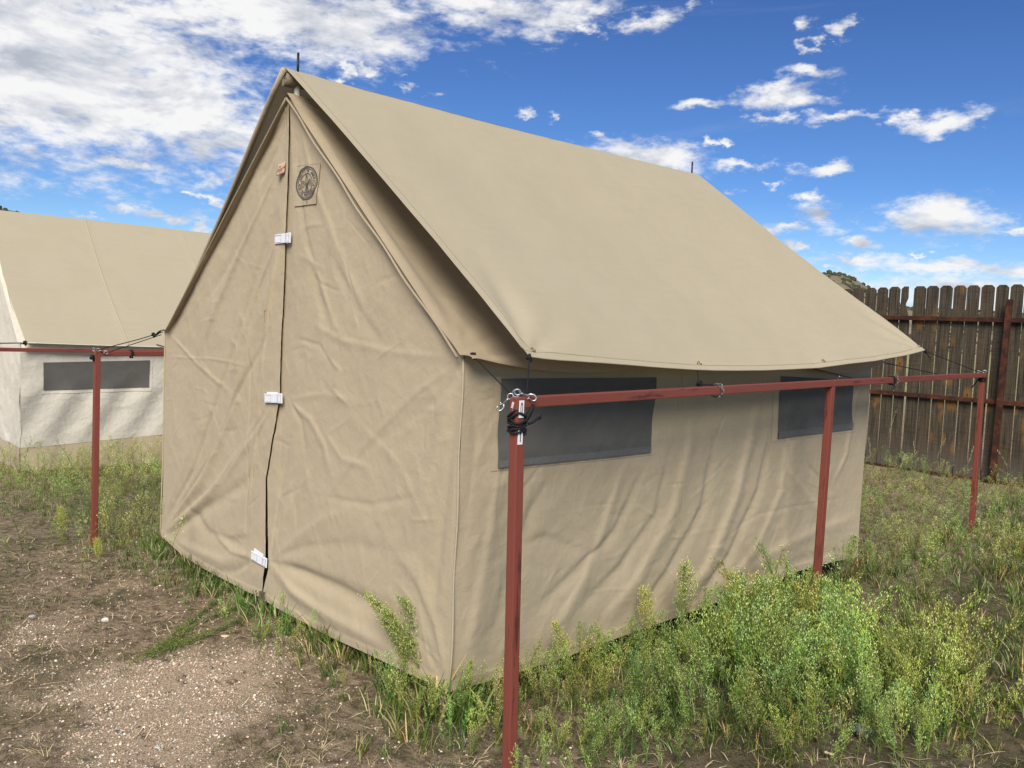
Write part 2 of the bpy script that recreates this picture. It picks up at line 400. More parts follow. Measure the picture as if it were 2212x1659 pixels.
gc = t.mix(t.sstep(far_.outputs[1], 9, 30), gc, t.mix(t.sstep(n4_, .4, .6), (.36, .32, .17), (.24, .25, .11)))
t.set(b.inputs['Base Color'], gc); b.inputs['Roughness'].default_value = 1; b.inputs['Specular IOR Level'].default_value = .1
bump(t, b, t.math('ADD', n2_, t.math('MULTIPLY', n3_, .8)), 1.0, .03)
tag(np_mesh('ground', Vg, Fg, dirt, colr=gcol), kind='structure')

# hills beyond the fence
def hill(a0, a1, prof, r0, r1, seed):
    na, nr = 260, 40
    A = np.linspace(a0, a1, na); R_ = np.linspace(r0, r1, nr)
    AA, RR = np.meshgrid(np.radians(A), R_, indexing='ij')
    top = np.interp(A, [p[0] for p in prof], [p[1] for p in prof])[:, None]
    tt = (RR-r0)/(r1-r0); H = top*np.sin(np.clip(tt*1.25, 0, 1)*pi/2)*r1*(1-.25*sm(tt, .85, 1))
    X_ = CAM[0]+np.sin(AA)*RR; Y_ = CAM[1]+np.cos(AA)*RR
    H = H*(.86+.28*fbm(X_*.035, Y_*.035, seed, 4))+(fbm(X_*.2, Y_*.2, seed+2, 3)-.5)*1.8
    return np.stack([X_, Y_, H-1], -1)
hm, t, b = mat('scrub_hill'); o = objco(t)
c = t.mix(t.sstep(t.noise(o, .02, 7, .7), .4, .6), (.17, .135, .085), (.25, .205, .14))
c = t.mix(t.sstep(t.noise(o, .22, 5, .7, .6), .52, .6, 0, .85), c, (.045, .055, .026))
t.set(b.inputs['Base Color'], c); b.inputs['Roughness'].default_value = 1
def azel(U, V): d = ray(U, V); return math.degrees(math.atan2(d[0], d[1])), d[2]/math.hypot(d[0], d[1])
prof = [azel(*q) for q in [(-300, 430), (0, 452), (60, 478), (200, 560), (700, 600), (1300, 650), (1600, 640), (1740, 606), (1778, 597), (1805, 599), (1835, 609), (1868, 623), (1910, 645), (1965, 664), (2060, 668), (2212, 676), (2500, 690)]]
for nm_, r0, r1, seed in (('hill', 180, 330, 40),):
    P = hill(prof[0][0], prof[-1][0], prof, r0, r1, seed); Vh, Fh = grid(P)
    ho = tag(np_mesh(nm_, Vh, Fh, hm), kind='structure')
# scrub bushes on the hill, one mass
tv, tf = [], []
ico = bmesh.new(); bmesh.ops.create_icosphere(ico, subdivisions=1, radius=1); iv = np.array([q.co[:] for q in ico.verts]); itf = np.array([[q.index for q in f.verts] for f in ico.faces]); ico.free()
Pf = P.reshape(-1, 3); idx = rng.choice(len(Pf), 4200)
bv = (iv[None]*(1+.35*rng.random((4200, len(iv), 1)))*rng.uniform(.25, .95, (4200, 1, 1))*np.array([1, 1, .8])+Pf[idx][:, None]+np.array([0, 0, .1])).reshape(-1, 3)
bf = (itf[None]+(np.arange(4200)*len(iv))[:, None, None]).reshape(-1, 3)
tag(np_mesh('hillside_scrub', bv, bf, simple('scrub', (.05, .06, .028), .9), smooth=False), 'dark green scrub bushes dotted over the dry hillside', 'scrub', kind='stuff')

# ------------------------------------------------------------------ canvas relief
def seg_d(x, z, pts):
    best = np.full(x.shape, 1e9); tt = np.zeros(x.shape); L = [0]
    for a, c in zip(pts[:-1], pts[1:]): L.append(L[-1]+math.hypot(c[0]-a[0], c[1]-a[1]))
    side = np.zeros(x.shape)
    for i, (a, c) in enumerate(zip(pts[:-1], pts[1:])):
        dx, dz = c[0]-a[0], c[1]-a[1]; l2 = dx*dx+dz*dz+1e-12
        k = np.clip(((x-a[0])*dx+(z-a[1])*dz)/l2, 0, 1)
        d = np.hypot(x-a[0]-k*dx, z-a[1]-k*dz); m_ = d < best
        best = np.where(m_, d, best); tt = np.where(m_, (L[i]+k*(L[i+1]-L[i]))/L[-1], tt)
        sgn = np.sign((x-a[0])*dz-(z-a[1])*dx); side = np.where(m_, sgn, side)
    return best, tt, side
def creases(x, z, n, seed, centres, box):
    """many short thin creases, most of them running away from the points the cloth is pulled by"""
    g = np.random.default_rng(seed); out = np.zeros(x.shape)
    for i in range(n):
        px_, pz_ = g.uniform(box[0], box[1]), g.uniform(box[2], box[3])
        c = centres[g.integers(0, len(centres))]; a = math.atan2(pz_-c[1], px_-c[0])+g.normal(0, .22)
        if g.random() < .25: a = g.uniform(0, pi)
        L = g.uniform(.06, .34); wd = g.uniform(.0035, .011); am = g.uniform(.0008, .0032)*(1 if g.random() < .6 else -1); ca, sa = cos(a), sin(a); k_ = g.normal(0, .5)
        m_ = (np.abs(x-px_) < L) & (np.abs(z-pz_) < L); 
        if not m_.any(): continue
        dx, dz = x[m_]-px_, z[m_]-pz_; u_ = dx*ca+dz*sa; v_ = -dx*sa+dz*ca-k_*u_*u_
        out[m_] += am*np.exp(-(v_/(wd*np.where(v_ > 0, 1.8, .7)))**2)*np.clip(1-(u_/(L*.5))**2, 0, 1)
    return out
def folds(x, z, FL):
    """sum of soft ridges (amp > 0 stands out of the cloth); width tapers from w0 to w1, one flank is steeper"""
    out = np.zeros(x.shape)
    for pts, w0, w1, amp in FL:
        d, tt, sd_ = seg_d(x, z, pts)
        wd = (w0+(w1-w0)*tt)*.82; wd = wd*np.where(sd_ > 0, 1.3, .75)
        out += amp*np.exp(-(d/wd)**2)*np.clip(np.sin(pi*np.clip(tt, .03, .97))*1.7, 0, 1)
    return out
def FP(pts): return [(up(U, V, 'y', 0)[0], up(U, V, 'y', 0)[2]) for U, V in pts]
def WP(pts): return [(up(U, V, 'x', 0)[1], up(U, V, 'x', 0)[2]) for U, V in pts]
FL_front = [(FP(p), a, c, h) for p, a, c, h in [
 # left flap: drape running from the bottom left corner up to the closing
 ([(352,1150),(440,1035),(500,890),(545,740),(590,600),(612,470)], .030, .060, .028),
 ([(356,1152),(455,1065),(530,960),(575,880)], .022, .045, .020),
 ([(352,1140),(415,1015),(465,870),(520,700),(575,520),(610,380)], .020, .040, -.016),
 ([(350,1130),(385,1040),(425,930),(450,830)], .025, .05, .010),
 ([(365,1158),(440,1100),(520,1050),(570,1010)], .025, .06, -.012),
 ([(352,1150),(470,960),(540,800),(598,690)], .012, .02, -.010),
 ([(620,300),(585,400),(530,520),(470,660),(430,760)], .020, .05, .016),
 ([(612,330),(560,450),(500,560),(440,660)], .025, .04, -.012),
 ([(622,250),(600,320),(560,400)], .015, .03, -.010),
 ([(600,520),(560,620),(530,720),(500,830)], .015, .025, .012),
 ([(607,540),(590,640),(575,740),(560,840)], .014, .022, .010),
 ([(590,872),(560,940),(548,1010),(535,1100)], .012, .025, .012),
 ([(585,880),(530,960),(470,1050)], .014, .03, -.009),
 ([(545,700),(542,860),(536,1000),(530,1200)], .008, .008, -.006),
 ([(365,1165),(420,1190),(480,1215),(540,1200)], .05, .06, .014),
 ([(400,1080),(450,1150),(500,1170),(545,1160)], .04, .04, -.010),
 ([(550,1205),(500,1190),(460,1150)], .02, .03, .009),
 ([(548,1212),(510,1235),(470,1240)], .02, .03, -.008),
 ([(366,720),(430,790),(500,850)], .012, .02, .006),
 ([(362,770),(460,775),(540,790)], .006, .006, .004),
 # right flap
 ([(592,1215),(650,1235),(730,1270),(800,1310),(870,1370)], .030, .075, -.040),
 ([(588,1222),(630,1275),(700,1325),(790,1375),(880,1440)], .030, .070, .032),
 ([(590,1208),(640,1160),(700,1120),(770,1100)], .02, .05, .010),
 ([(588,1200),(615,1120),(650,1050),(690,990)], .015, .04, .012),
 ([(585,1195),(598,1110),(612,1020),(630,930)], .012, .03, -.010),
 ([(586,1196),(605,1130),(628,1070)], .010, .02, .008),
 ([(588,1204),(660,1180),(760,1175),(860,1200)], .02, .06, -.010),
 ([(622,865),(670,905),(700,960),(715,1030)], .012, .035, .010),
 ([(622,858),(650,910),(660,980)], .010, .03, -.009),
 ([(622,862),(700,850),(780,870)], .012, .03, .006),
 ([(700,930),(740,990),(800,1010)], .02, .02, .008),
 ([(645,260),(680,400),(730,540),(800,700)], .02, .05, .010),
 ([(640,300),(655,480),(690,640),(740,760)], .02, .05, -.010),
 ([(650,520),(690,600),(720,700),(760,760)], .02, .04, .009),
 ([(720,560),(780,680),(840,760)], .03, .04, -.008),
 ([(660,690),(740,735),(850,760),(985,775)], .02, .02, .006),
 ([(700,760),(735,800),(720,840),(760,880)], .012, .015, .008),
 ([(640,730),(690,745),(720,790)], .012, .012, -.007),
 ([(998,780),(900,850),(790,960),(700,1080)], .014, .03, .007),
 ([(998,785),(960,900),(920,1050),(880,1210)], .02, .07, .014),
 ([(998,790),(980,950),(955,1150),(930,1350)], .02, .05, -.013),
 ([(1000,800),(940,870),(850,930),(780,980)], .02, .05, -.007),
 ([(968,1480),(940,1350),(900,1250),(850,1180)], .02, .05, .012),
 ([(965,1485),(920,1400),(860,1330),(800,1290)], .02, .05, -.008),
 ([(760,900),(860,1000),(930,1150)], .03, .03, .006),
 ([(690,1070),(800,1090),(920,1070)], .02, .02, -.006),
 ([(975,1440),(972,1200),(985,950)], .012, .012, .006)]]
FL_wall = [(WP(p), a, c, h) for p, a, c, h in [
 ([(1010,1440),(1045,1250),(1070,1080),(1080,1010)], .06, .03, .018),
 ([(1060,1420),(1100,1250),(1150,1100),(1200,1010)], .07, .04, -.016),
 ([(1180,1400),(1260,1260),(1310,1130),(1350,1010)], .06, .03, .018),
 ([(1150,1330),(1240,1240),(1330,1150),(1400,1000)], .04, .03, -.014),
 ([(1290,1370),(1380,1250),(1450,1120),(1490,960),(1500,860)], .06, .05, .024),
 ([(1240,1330),(1340,1230),(1420,1110),(1450,960)], .04, .04, -.016),
 ([(1370,1350),(1450,1230),(1520,1100),(1545,950)], .05, .04, -.022),
 ([(1440,1330),(1530,1230),(1590,1080),(1625,930),(1640,860)], .06, .05, .030),
 ([(1500,1310),(1580,1200),(1640,1060),(1665,930)], .05, .04, -.024),
 ([(1560,1290),(1640,1180),(1690,1060),(1700,960)], .05, .04, .018),
 ([(1600,1250),(1680,1190),(1760,1150),(1850,1120)], .05, .05, .016),
 ([(1545,1180),(1640,1110),(1740,1090),(1830,1075)], .014, .014, -.004),
 ([(1690,950),(1710,1020),(1750,1080),(1790,1110)], .03, .05, .018),
 ([(1730,945),(1750,1010),(1800,1060)], .02, .03, -.012),
 ([(1800,1050),(1830,980),(1845,880),(1855,800)], .03, .03, .018),
 ([(1640,1240),(1740,1210),(1840,1190)], .05, .05, -.014),
 ([(1010,800),(1030,950),(1000,1150),(985,1350)], .03, .04, -.010),
 ([(1130,1180),(1180,1160),(1260,1190)], .03, .03, -.008),
 ([(1000,830),(1040,840),(1075,835)], .006, .006, .004)]]
hemL = FP([(351.5,1158),(396,1200),(440,1228),(489,1254),(530,1275),(560,1288)])
hemR = FP([(565,1292),(600,1314),(649,1340),(704,1371),(775,1403),(823,1425),(880,1453),(942,1481),(976,1498)])
hemW = WP([(972,1498),(987,1493),(1056,1474),(1123,1454),(1247,1413),(1382,1363),(1507,1320),(1589,1288),(1667,1259),(1726,1235),(1800,1215),(1854,1204)])
EZ, RZ, RX, TW, TL = 1.476, 2.715, -1.44, -3.02, 3.62
def hemz_front(x): 
    h = hemL+hemR; return np.interp(x, [p[0] for p in h], [p[1] for p in h])
def hemz_wall(y): return np.interp(y, [p[0] for p in hemW], [p[1] for p in hemW])
CR_F = FP([(350,1155),(588,1210),(1003,770),(970,1490),(622,860),(618,520),(632,210)])
CR_W = WP([(1005,775),(1080,1012),(1405,977),(1677,947),(1700,700),(1900,640),(1854,1204)])
def dispF(x, z):
    d = folds(x, z, FL_front)*np.where(x > -1.47, .50, .88)
    d = d+(creases(x, z, 150, 5, CR_F, (-3.02, 0, .1, 2.3)) if x.size > 2000 else 0)
    d += .008*(fbm(x*2.4+z*.8, z*1.2-x*.7, 61, 2)-.5)+.003*(ridged(x*5+z*2, z*4-x*2, 66, 3)-.3)+.005*(fbm(x*11, z*11, 70, 4)-.5)
    ed = np.minimum(np.minimum(x-TW+.0, -x), np.maximum(z-hemz_front(x), 0))
    k = sm(ed, 0, .12); d = d*(.15+.85*k)
    d += .003*(1-sm(z-hemz_front(x), .034, .038))            # hem, doubled cloth
    d += .04*sm(z-EZ, .0, .25)*0
    return -d
def dispW(y, z):
    d = folds(y, z, FL_wall)*.62
    d = d+(creases(y, z, 130, 6, CR_W, (0, TL, .1, 1.4)) if y.size > 2000 else 0)
    d = d*.8+.014*(fbm(y*3.2+z*-1.9, z*1.1+y*.7, 81, 2)-.5)+.003*(ridged(y*5-z*3, z*4+y*2, 84, 3)-.3)+.005*(fbm(y*11, z*11, 89, 4)-.5)
    ed = np.minimum(np.minimum(y, TL-y), np.maximum(z-hemz_wall(y), 0)); d = d*(.15+.85*sm(ed, 0, .12))
    d += .003*(1-sm(z-hemz_wall(y), .045, .049))
    d *= 1-.75*sm(z, 1.30, 1.44)
    return d

tent = empty('wall_tent', (-1.45, 1.8, 0), 'tan canvas wall tent with strapped front flaps and grey screen windows, nearest the camera', 'tent')
door = FP([(627,205),(627,300),(626,372),(621,500),(617,600),(612,700),(609,768),(608,848),(597,915),(585,986),(577,1030),(577,1110),(577,1201),(571,1245),(562,1289)])
dz_ = [p[1] for p in door][::-1]; dx_ = [p[0] for p in door][::-1]
doorR = FP([(627,205),(627,300),(626,372),(621,500),(617,600),(612,700),(609,768),(608,848),(597,915),(585,986),(577,1030),(578,1080),(580,1190),(580,1214),(571,1250),(563,1291)])
rz_ = [p[1] for p in doorR][::-1]; rx_ = [p[0] for p in doorR][::-1]
def xL(z): return np.where(z < EZ, TW+.0, TW+(RX-TW)*(z-EZ)/(RZ-EZ))
def xR(z): return np.where(z < EZ, -.008, -.008+(RX+.008)*(z-EZ)/(RZ-EZ))
# left flap
ns, nt = 190, 330
tz = np.linspace(0, 1, nt)[None, :]; s_ = np.linspace(0, 1, ns)[:, None]
def flap(side):
    hem = hemL if side == 'L' else hemR
    z0 = .11+tz*(RZ-.004-.11)
    if side == 'L': a = xL(z0); c = np.interp(z0, dz_, dx_)
    else: a = np.interp(z0, rz_, rx_)-.03*(1-sm(-z0, -1.02, -.98))*sm(z0, 0.9, 1.02)*0-.02*sm(z0, 1.0, 1.1); c = xR(z0)
    c = np.maximum(c, a+.001)
    x = a+(c-a)*s_
    hz = np.interp(x, [p[0] for p in hem], [p[1] for p in hem])
    z = z0+(hz-.11)*(1-sm(z0, .11, 1.0))
    if side == 'L': x = x-.02*(1-sm(z, .1, .5))*(1-s_)
    y = dispF(x, z)
    if side == 'R':
        y = y+.008*(1-sm(s_, 0, .12))*sm(z, .95, 1.15)
        
    else:
        y = y-.006*sm(s_, .80, 1)*sm(z, .1, .2)
        y = y-.003*sm(s_, .86, .865)                        # doubled closing edge
    return np.stack([x, y, z], -1)
Vl, Fl = grid(flap('L')); np_mesh('door_flap', Vl, Fl, M_canvas, tent)
Vl, Fl = grid(flap('R')); np_mesh('door_flap', Vl, Fl, M_canvas, tent)
# side walls
ny, nz = 420, 190
yy, zz = np.meshgrid(np.linspace(0, TL, ny), np.linspace(0, 1, nz), indexing='ij')
hz = hemz_wall(yy); z = hz+(EZ+.01-hz)*zz
lean = -.012*(1-zz)
Vl, Fl = grid(np.stack([dispW(yy, z)+lean, yy, z], -1), True); np_mesh('side_wall', Vl, Fl, M_canvas, tent)
yy, zz = np.meshgrid(np.linspace(0, TL, 120), np.linspace(.11, EZ, 60), indexing='ij')
Vl, Fl = grid(np.stack([TW-.02*(1-sm(zz, .1, .5))-dispW(yy, zz)*.6, yy, zz], -1)); np_mesh('side_wall', Vl, Fl, M_canvas, tent)
zz = np.linspace(.11, RZ-.003, 80)[None]; s = np.linspace(0, 1, 60)[:, None]
x = xL(zz)*(1-s)+xR(zz)*s
Vl, Fl = grid(np.stack([x, TL+.03*(fbm(x*2, zz*2+x*0, 5)-.5), zz+0*x], -1), True); np_mesh('rear_wall', Vl, Fl, M_canvas, tent)
# roof: two slopes hung under the fly, front edge rolled, eave flap sagging between its ties
def eave_drop(y):   # how far the free edge hangs under the wall line
    k = .010+.062*np.abs(np.sin(pi*np.clip(y/1.27, 0, 1)))**.8*(y < 1.27)
    k = k+(.055*np.abs(np.sin(pi*np.clip((y-1.27)/1.15, 0, 1)))**.8)*((y >= 1.27) & (y < 2.42))
    k = k+(.075*np.abs(np.sin(pi*np.clip((y-2.42)/1.22, 0, 1)))**.8)*(y >= 2.42)
    return k
def roof(sgn):
    ny, nr = 180, 120
    v = np.linspace(0, 1, ny)[:, None]; q = np.linspace(0, 1, nr)[None, :]
    y = -.030+v*(TL+.06)+0*q
    x0 = RX; xe = .006; x = x0+(xe-x0)*q+0*y; z = RZ+.012+(EZ+.006-RZ-.012)*q+0*y
    mid = np.sin(pi*np.clip(q, 0, 1))
    sag = .10*mid*(1-np.exp(-np.clip(y-.015, 0, 9)/.085))*np.clip((TL-y)/.3, 0, 1)
    z = z-sag
    # rolled front edge
    fr = np.clip(1-(y+.030)/.085, 0, 1); z = z-.030*fr**2*np.clip(mid*3, .25, 1)*.6
    r_ = np.hypot((y+.0), (1-q)*1.9); th = np.arctan2(y+.03, (1-q)*1.9+1e-6)
    z = z+.005*np.sin(th*16)*np.exp(-r_/.45)*sm(r_, .02, .1)
    th2 = np.arctan2(y+.03, q*1.9+1e-6); r2 = np.hypot(y, q*1.9); z = z+.009*np.sin(th2*15)*np.exp(-r2/.35)*sm(r2, .02, .1)
    z = z+.012*(ridged(y*1.6+q*1.5, q*4-y, 95, 3)-.3)*sm(mid, 0, .4)*sm(y, 0, .15)
    # free eave edge
    e = np.linspace(0, 1, 14)[None, 1:]; ye = y[:, :1]+0*e
    out = .075*np.sin(e*pi/2)*np.ones_like(ye); dr = eave_drop(np.clip(ye, 0, TL))
    xe_ = xe+out; ze = z[:, -1:]-dr*e**1.3+.004*np.sin(e*pi)
    x = np.concatenate([x, xe_], 1); z = np.concatenate([z, ze], 1); y = np.concatenate([y, ye], 1)
    if sgn < 0: x = 2*RX-x-.06*sm(RX-(2*RX-x), .5, 1.5)
    return np.stack([x, y, z], -1)
for sg in (1, -1):
    Vl, Fl = grid(roof(sg), sg > 0); np_mesh('roof_panel', Vl, Fl, M_roof, tent)
# seams: corner piping, roof edge cord, wall seams
def surfF(U, V, off=.004):
    P_ = up(U, V, 'y', 0); y_ = float(dispF(np.array([P_[0]]), np.array([P_[2]]))[0]); return (P_[0], y_-off, P_[2])
m_ = MB(); m_.tube([(-.004+.004*sin(k*.7), -.004, EZ-.01-(EZ-.115)*k/24) for k in range(25)], .0045, 6); m_.build('corner_seam', M_canvas, tent, True)
m_ = MB(); m_.tube([(TW-.004-.02*sm(k, 14, 24), -.004, EZ-.01-(EZ-.125)*k/24) for k in range(25)], .0045, 6); m_.build('corner_seam', M_canvas, tent, True)
for sg in (1, -1):
    pts = []
    for k in range(30):
        q = k/29; x = RX+(.0-RX)*q; zz_ = RZ-.02+(EZ-RZ+.012)*q-.012*sin(pi*q)*(sg > 0)
        if sg < 0: x = 2*RX-x-.06*q
        pts.append((x, -.034+(.006*sin(q*23) if sg > 0 else 0), zz_))
    m_ = MB(); m_.tube(pts, .006, 6); m_.build('edge_cord', M_roof, tent, True)
# screen windows
def wallpatch(name, c4, off, mt, n=(70, 36), parent=tent, bow=0.0, wav=0.):
    a, b_, c, d = [np.array(WP([q])[0]) for q in c4]
    u_, v_ = np.meshgrid(np.linspace(0, 1, n[0]), np.linspace(0, 1, n[1]), indexing='ij')
    P_ = (a*(1-u_[..., None])+b_*u_[..., None])*(1-v_[..., None])+(d*(1-u_[..., None])+c*u_[..., None])*v_[..., None]
    y_, z_ = P_[..., 0], P_[..., 1]; edge = np.minimum(np.minimum(u_, 1-u_), np.minimum(v_, 1-v_))
    y_ = y_+wav*np.sin(v_*9)*(np.abs(u_-.5) > .47)
    L = -.012*(1-np.clip((z_-.11)/1.37, 0, 1))
    xx = dispW(y_, z_)+L+off+bow*sm(edge, 0, .25)*(fbm(y_*5+z_*4, z_*3-y_*2, 12, 3)-.4)
    Vp, Fp = grid(np.stack([xx, y_, z_], -1)); return np_mesh(name, Vp, Fp, mt, parent)
for c4 in ([(1081,818),(1417,815),(1405,977),(1073,1010)], [(1685,812),(1841,822),(1838.5,927),(1677,947)]):
    wallpatch('window_surround', [(c4[0][0]-12, c4[0][1]-9), (c4[1][0]+9, c4[1][1]-8), (c4[2][0]+9, c4[2][1]+6), (c4[3][0]-12, c4[3][1]+8)], .0022, M_canvas)
    sc = wallpatch('window_screen', c4, .006, M_screen, bow=.02, wav=.004)
    a, b_ = np.array(c4[3]), np.array(c4[2]); up_ = np.array([2, -15])
    wallpatch('window_hem', [tuple(a+up_), tuple(b_+up_*.9), tuple(b_), tuple(a)], .0105, M_screen_hem, (60, 4))
for sc_ in ([(1473,806),(1478,1333)], [(1624,1000),(1618,1277)], [(1467,830),(1460,1150)]):
    y0, z0 = WP([sc_[0]])[0]; y1, z1 = WP([sc_[1]])[0]; K = 60
    pts = [(float(dispW(np.array([y0+(y1-y0)*k/K]), np.array([z0+(z1-z0)*k/K]))[0])-.012*(1-(z0+(z1-z0)*k/K)/1.47)+.0005, y0+(y1-y0)*k/K, z0+(z1-z0)*k/K) for k in range(K+1)]
    m_ = MB(); m_.tube(pts, .0015, 5); m_.build('wall_seam', M_canvas, tent, True)
# door closing seams and little patches
m_ = MB(); m_.tube([surfF(618, 215+k*8, .003) for k in range(22)], .0022, 5); m_.build('flap_seam', M_canvas, tent, True)
for q in ([(578,671),(587,670),(587,695),(577,696)], [(543,1008),(551,1007),(549,1030),(541,1031)]):
    m_ = MB(); P4 = [surfF(*p, .006) for p in q]; m_.tube(P4+[P4[0]], .0014, 4); m_.build('sewn_patch', M_roof, tent)
# velcro closures
for (U, V, rot, w_, ex) in ((617, 516, -.03, .158, 0), (596, 860, -.09, .185, .4), (564, 1206, .04, .175, 1)):
    c0 = Vector(surfF(U, V, .016)); R_ = Matrix.Rotation(rot, 3, 'Y')
    cl = MB(); cl.box(c0+R_ @ Vector((-.016, -.002, 0)), (w_-.040, .005, .048), R_, .0015)
    strap = cl.build('closure_strap', M_velcro, tent)
    if ex:
        e = MB(); e.box(c0+R_ @ Vector((-.012, .004, .010*ex+.004)), (w_-.07, .004, .048), R_ @ Matrix.Rotation(.06*ex, 3, 'Y'), .0015); e.build('strap_end', M_velcro, tent)
    kp = MB(); kp.box(c0+R_ @ Vector((w_/2-.016, .001, -.001)), (.040, .005, .052), R_, .0015); kp.build('strap_keeper', M_velcro, tent)
    for (x0, x1, z0, z1) in ((-w_/2+.010, -.006 if not ex else -.014, -.018, .018), (w_/2-.030, w_/2-.004, -.019, .018)):
        q = [c0+R_ @ Vector((a, -.0058, d)) for a, d in ((x0, z0), (x1, z0), (x1+.004, z1), (x0, z1))]; st = MB(); st.tube(q, .0009, 4, closed=True); st.build('stitching', M_stitch, strap)
    st = MB(); st.tube([c0+R_ @ Vector((w_/2-.038, -.0056, -.024)), c0+R_ @ Vector((w_/2-.037, -.0056, .024))], .0014, 4); st.build('stitching', M_stitch, strap)
# leather maker's tag
c0 = Vector(surfF(614, 366, .012)); lt = MB()
nx = 10
for i in range(nx):
    pass
u_, v_ = np.meshgrid(np.linspace(-1, 1, 12), np.linspace(-1, 1, 8), indexing='ij')
lx = c0.x+u_*.034; lz = c0.z+v_*.028+.006*u_; ly = c0.y-.006*(1-u_)*.5-.006*(1-v_)*.5
Vl, Fl = grid(np.stack([lx, ly, lz], -1)); leather = np_mesh('leather_tag', Vl, Fl, M_leather, tent)
so_ = leather.modifiers.new('thick', 'SOLIDIFY'); so_.thickness = .002; so_.offset = 0
def text_mesh(s, size, spacing=1., shear=0):
    c = bpy.data.curves.new('t', 'FONT'); c.body = s; c.size = size; c.align_x = 'CENTER'; c.align_y = 'CENTER'; c.space_character = spacing; c.shear = shear; c.resolution_u = 2; c.offset = size*.012
    o_ = bpy.data.objects.new('t', c); col.objects.link(o_); dg = bpy.context.evaluated_depsgraph_get(); me = bpy.data.meshes.new_from_object(o_.evaluated_get(dg))
    v = [q.co.copy() for q in me.vertices]; f = [list(p.vertices) for p in me.polygons]
    bpy.data.objects.remove(o_); bpy.data.curves.remove(c); bpy.data.meshes.remove(me); return v, f
def on_tag(v): return (c0.x+v.x, c0.y-.0115-.0+.006*(v.x/.034)*.5+.006*(v.y/.028)*.5+.004, c0.z+v.y+.006*v.x/.034)
tm = MB()
for s, size, dx, dy in (('The', .012, -.010, .012), ('Campsite', .0185, .002, -.001), ('Tent Co.', .009, 0, -.013)):
    v, f = text_mesh(s, size, 1, .25); tm.add([on_tag(Vector((q.x+dx, q.y+dy+.1*q.x, 0))) for q in v], f)
tm.build('tag_lettering', M_inkb, leather)
# printed emblem patch
pq = [FP([q])[0] for q in ((644,359),(694,353.5),(685,440),(637,446))]
u_, v_ = np.meshgrid(np.linspace(0, 1, 30), np.linspace(0, 1, 40), indexing='ij')
A_, B_, C_, D_ = [np.array(q) for q in pq]
P_ = (A_*(1-u_[..., None])+B_*u_[..., None])*(1-v_[..., None])+(D_*(1-u_[..., None])+C_*u_[..., None])*v_[..., None]
def yF(x, z): return dispF(np.atleast_1d(x), np.atleast_1d(z))
Vl, Fl = grid(np.stack([P_[..., 0], dispF(P_[..., 0], P_[..., 1])-.005, P_[..., 1]], -1), False); patch = np_mesh('emblem_patch', Vl, Fl, M_canvas, tent)
m_ = MB(); loop = []
for a, c in zip([A_, B_, C_, D_], [B_, C_, D_, A_]):
    for k in range(10):
        q = a+(c-a)*k/10; loop.append((q[0], float(yF(q[0], q[1])[0])-.0048, q[1]))
m_.tube(loop, .0013, 4, closed=True); m_.build('patch_edge', M_roof, patch)
ec = np.array(FP([(664.5, 396)])[0])
def em(p):  # emblem coordinates (unit circle) to cloth
    x = ec[0]+p[0]*.104-.006*p[1]; z = ec[1]+p[1]*.081+.004*p[0]
    return (x, z)
eb = MB()
def put(vs, fs):
    q = [em(v) for v in vs]; ys_ = yF(np.array([a[0] for a in q]), np.array([a[1] for a in q]))
    eb.add([(a[0], y_-.0068, a[1]) for a, y_ in zip(q, ys_)], fs)
def ringm(r0, r1, n=72, sc=0):
    vs = []
    for k in range(n):
        a = 2*pi*k/n; r_ = r1+(sc if k % 2 else 0); vs += [(r0*sin(a), r0*cos(a)), (r_*sin(a), r_*cos(a))]
    put(vs, [(2*k, 2*k+1, (2*k+3) % (2*n), (2*k+2) % (2*n)) for k in range(n)])
ringm(.935, .99, 100, .06); ringm(.855, .89); ringm(.555, .60)
def arc_text(s, size, r, a0, a1, inward=False):
    for i, ch in enumerate(s):
        if ch == ' ': continue
        a = radians(a0+(a1-a0)*i/(len(s)-1)); v, f = text_mesh(ch, size)
        out = []
        for q in v:
            x, y = q.x, q.y
            if inward: px_, py_ = x*cos(a)+(r-0+0)*sin(a)*1.0, 0
            if not inward: out.append((r*sin(a)+x*cos(a)+y*sin(a), r*cos(a)-x*sin(a)+y*cos(a)))
            else: out.append((r*sin(a)-x*cos(a)-y*sin(a), r*cos(a)+x*sin(a)-y*cos(a)))
        put(out, f)
arc_text('BOY SCOUTS OF AMERICA', .23, .735, -108, 108)
arc_text('BE PREPARED', .23, .735, 226, 134, True)
arc_text('*  *', .2, .735, -122, 122)
def stroke(pts, wd):
    vs = []; n = len(pts)
    for i in range(n):
        a = Vector(pts[max(i-1, 0)]); c = Vector(pts[min(i+1, n-1)]); d = (c-a).normalized(); nn_ = Vector((-d.y, d.x))*wd/2; p = Vector(pts[i]); vs += [tuple(p+nn_), tuple(p-nn_)]
    put(vs, [(2*i, 2*i+1, 2*i+3, 2*i+2) for i in range(n-1)])
def arcpts(cx, cy, rx, ry, a0, a1, n=14): return [(cx+rx*cos(radians(a0+(a1-a0)*k/n)), cy+ry*sin(radians(a0+(a1-a0)*k/n))) for k in range(n+1)]
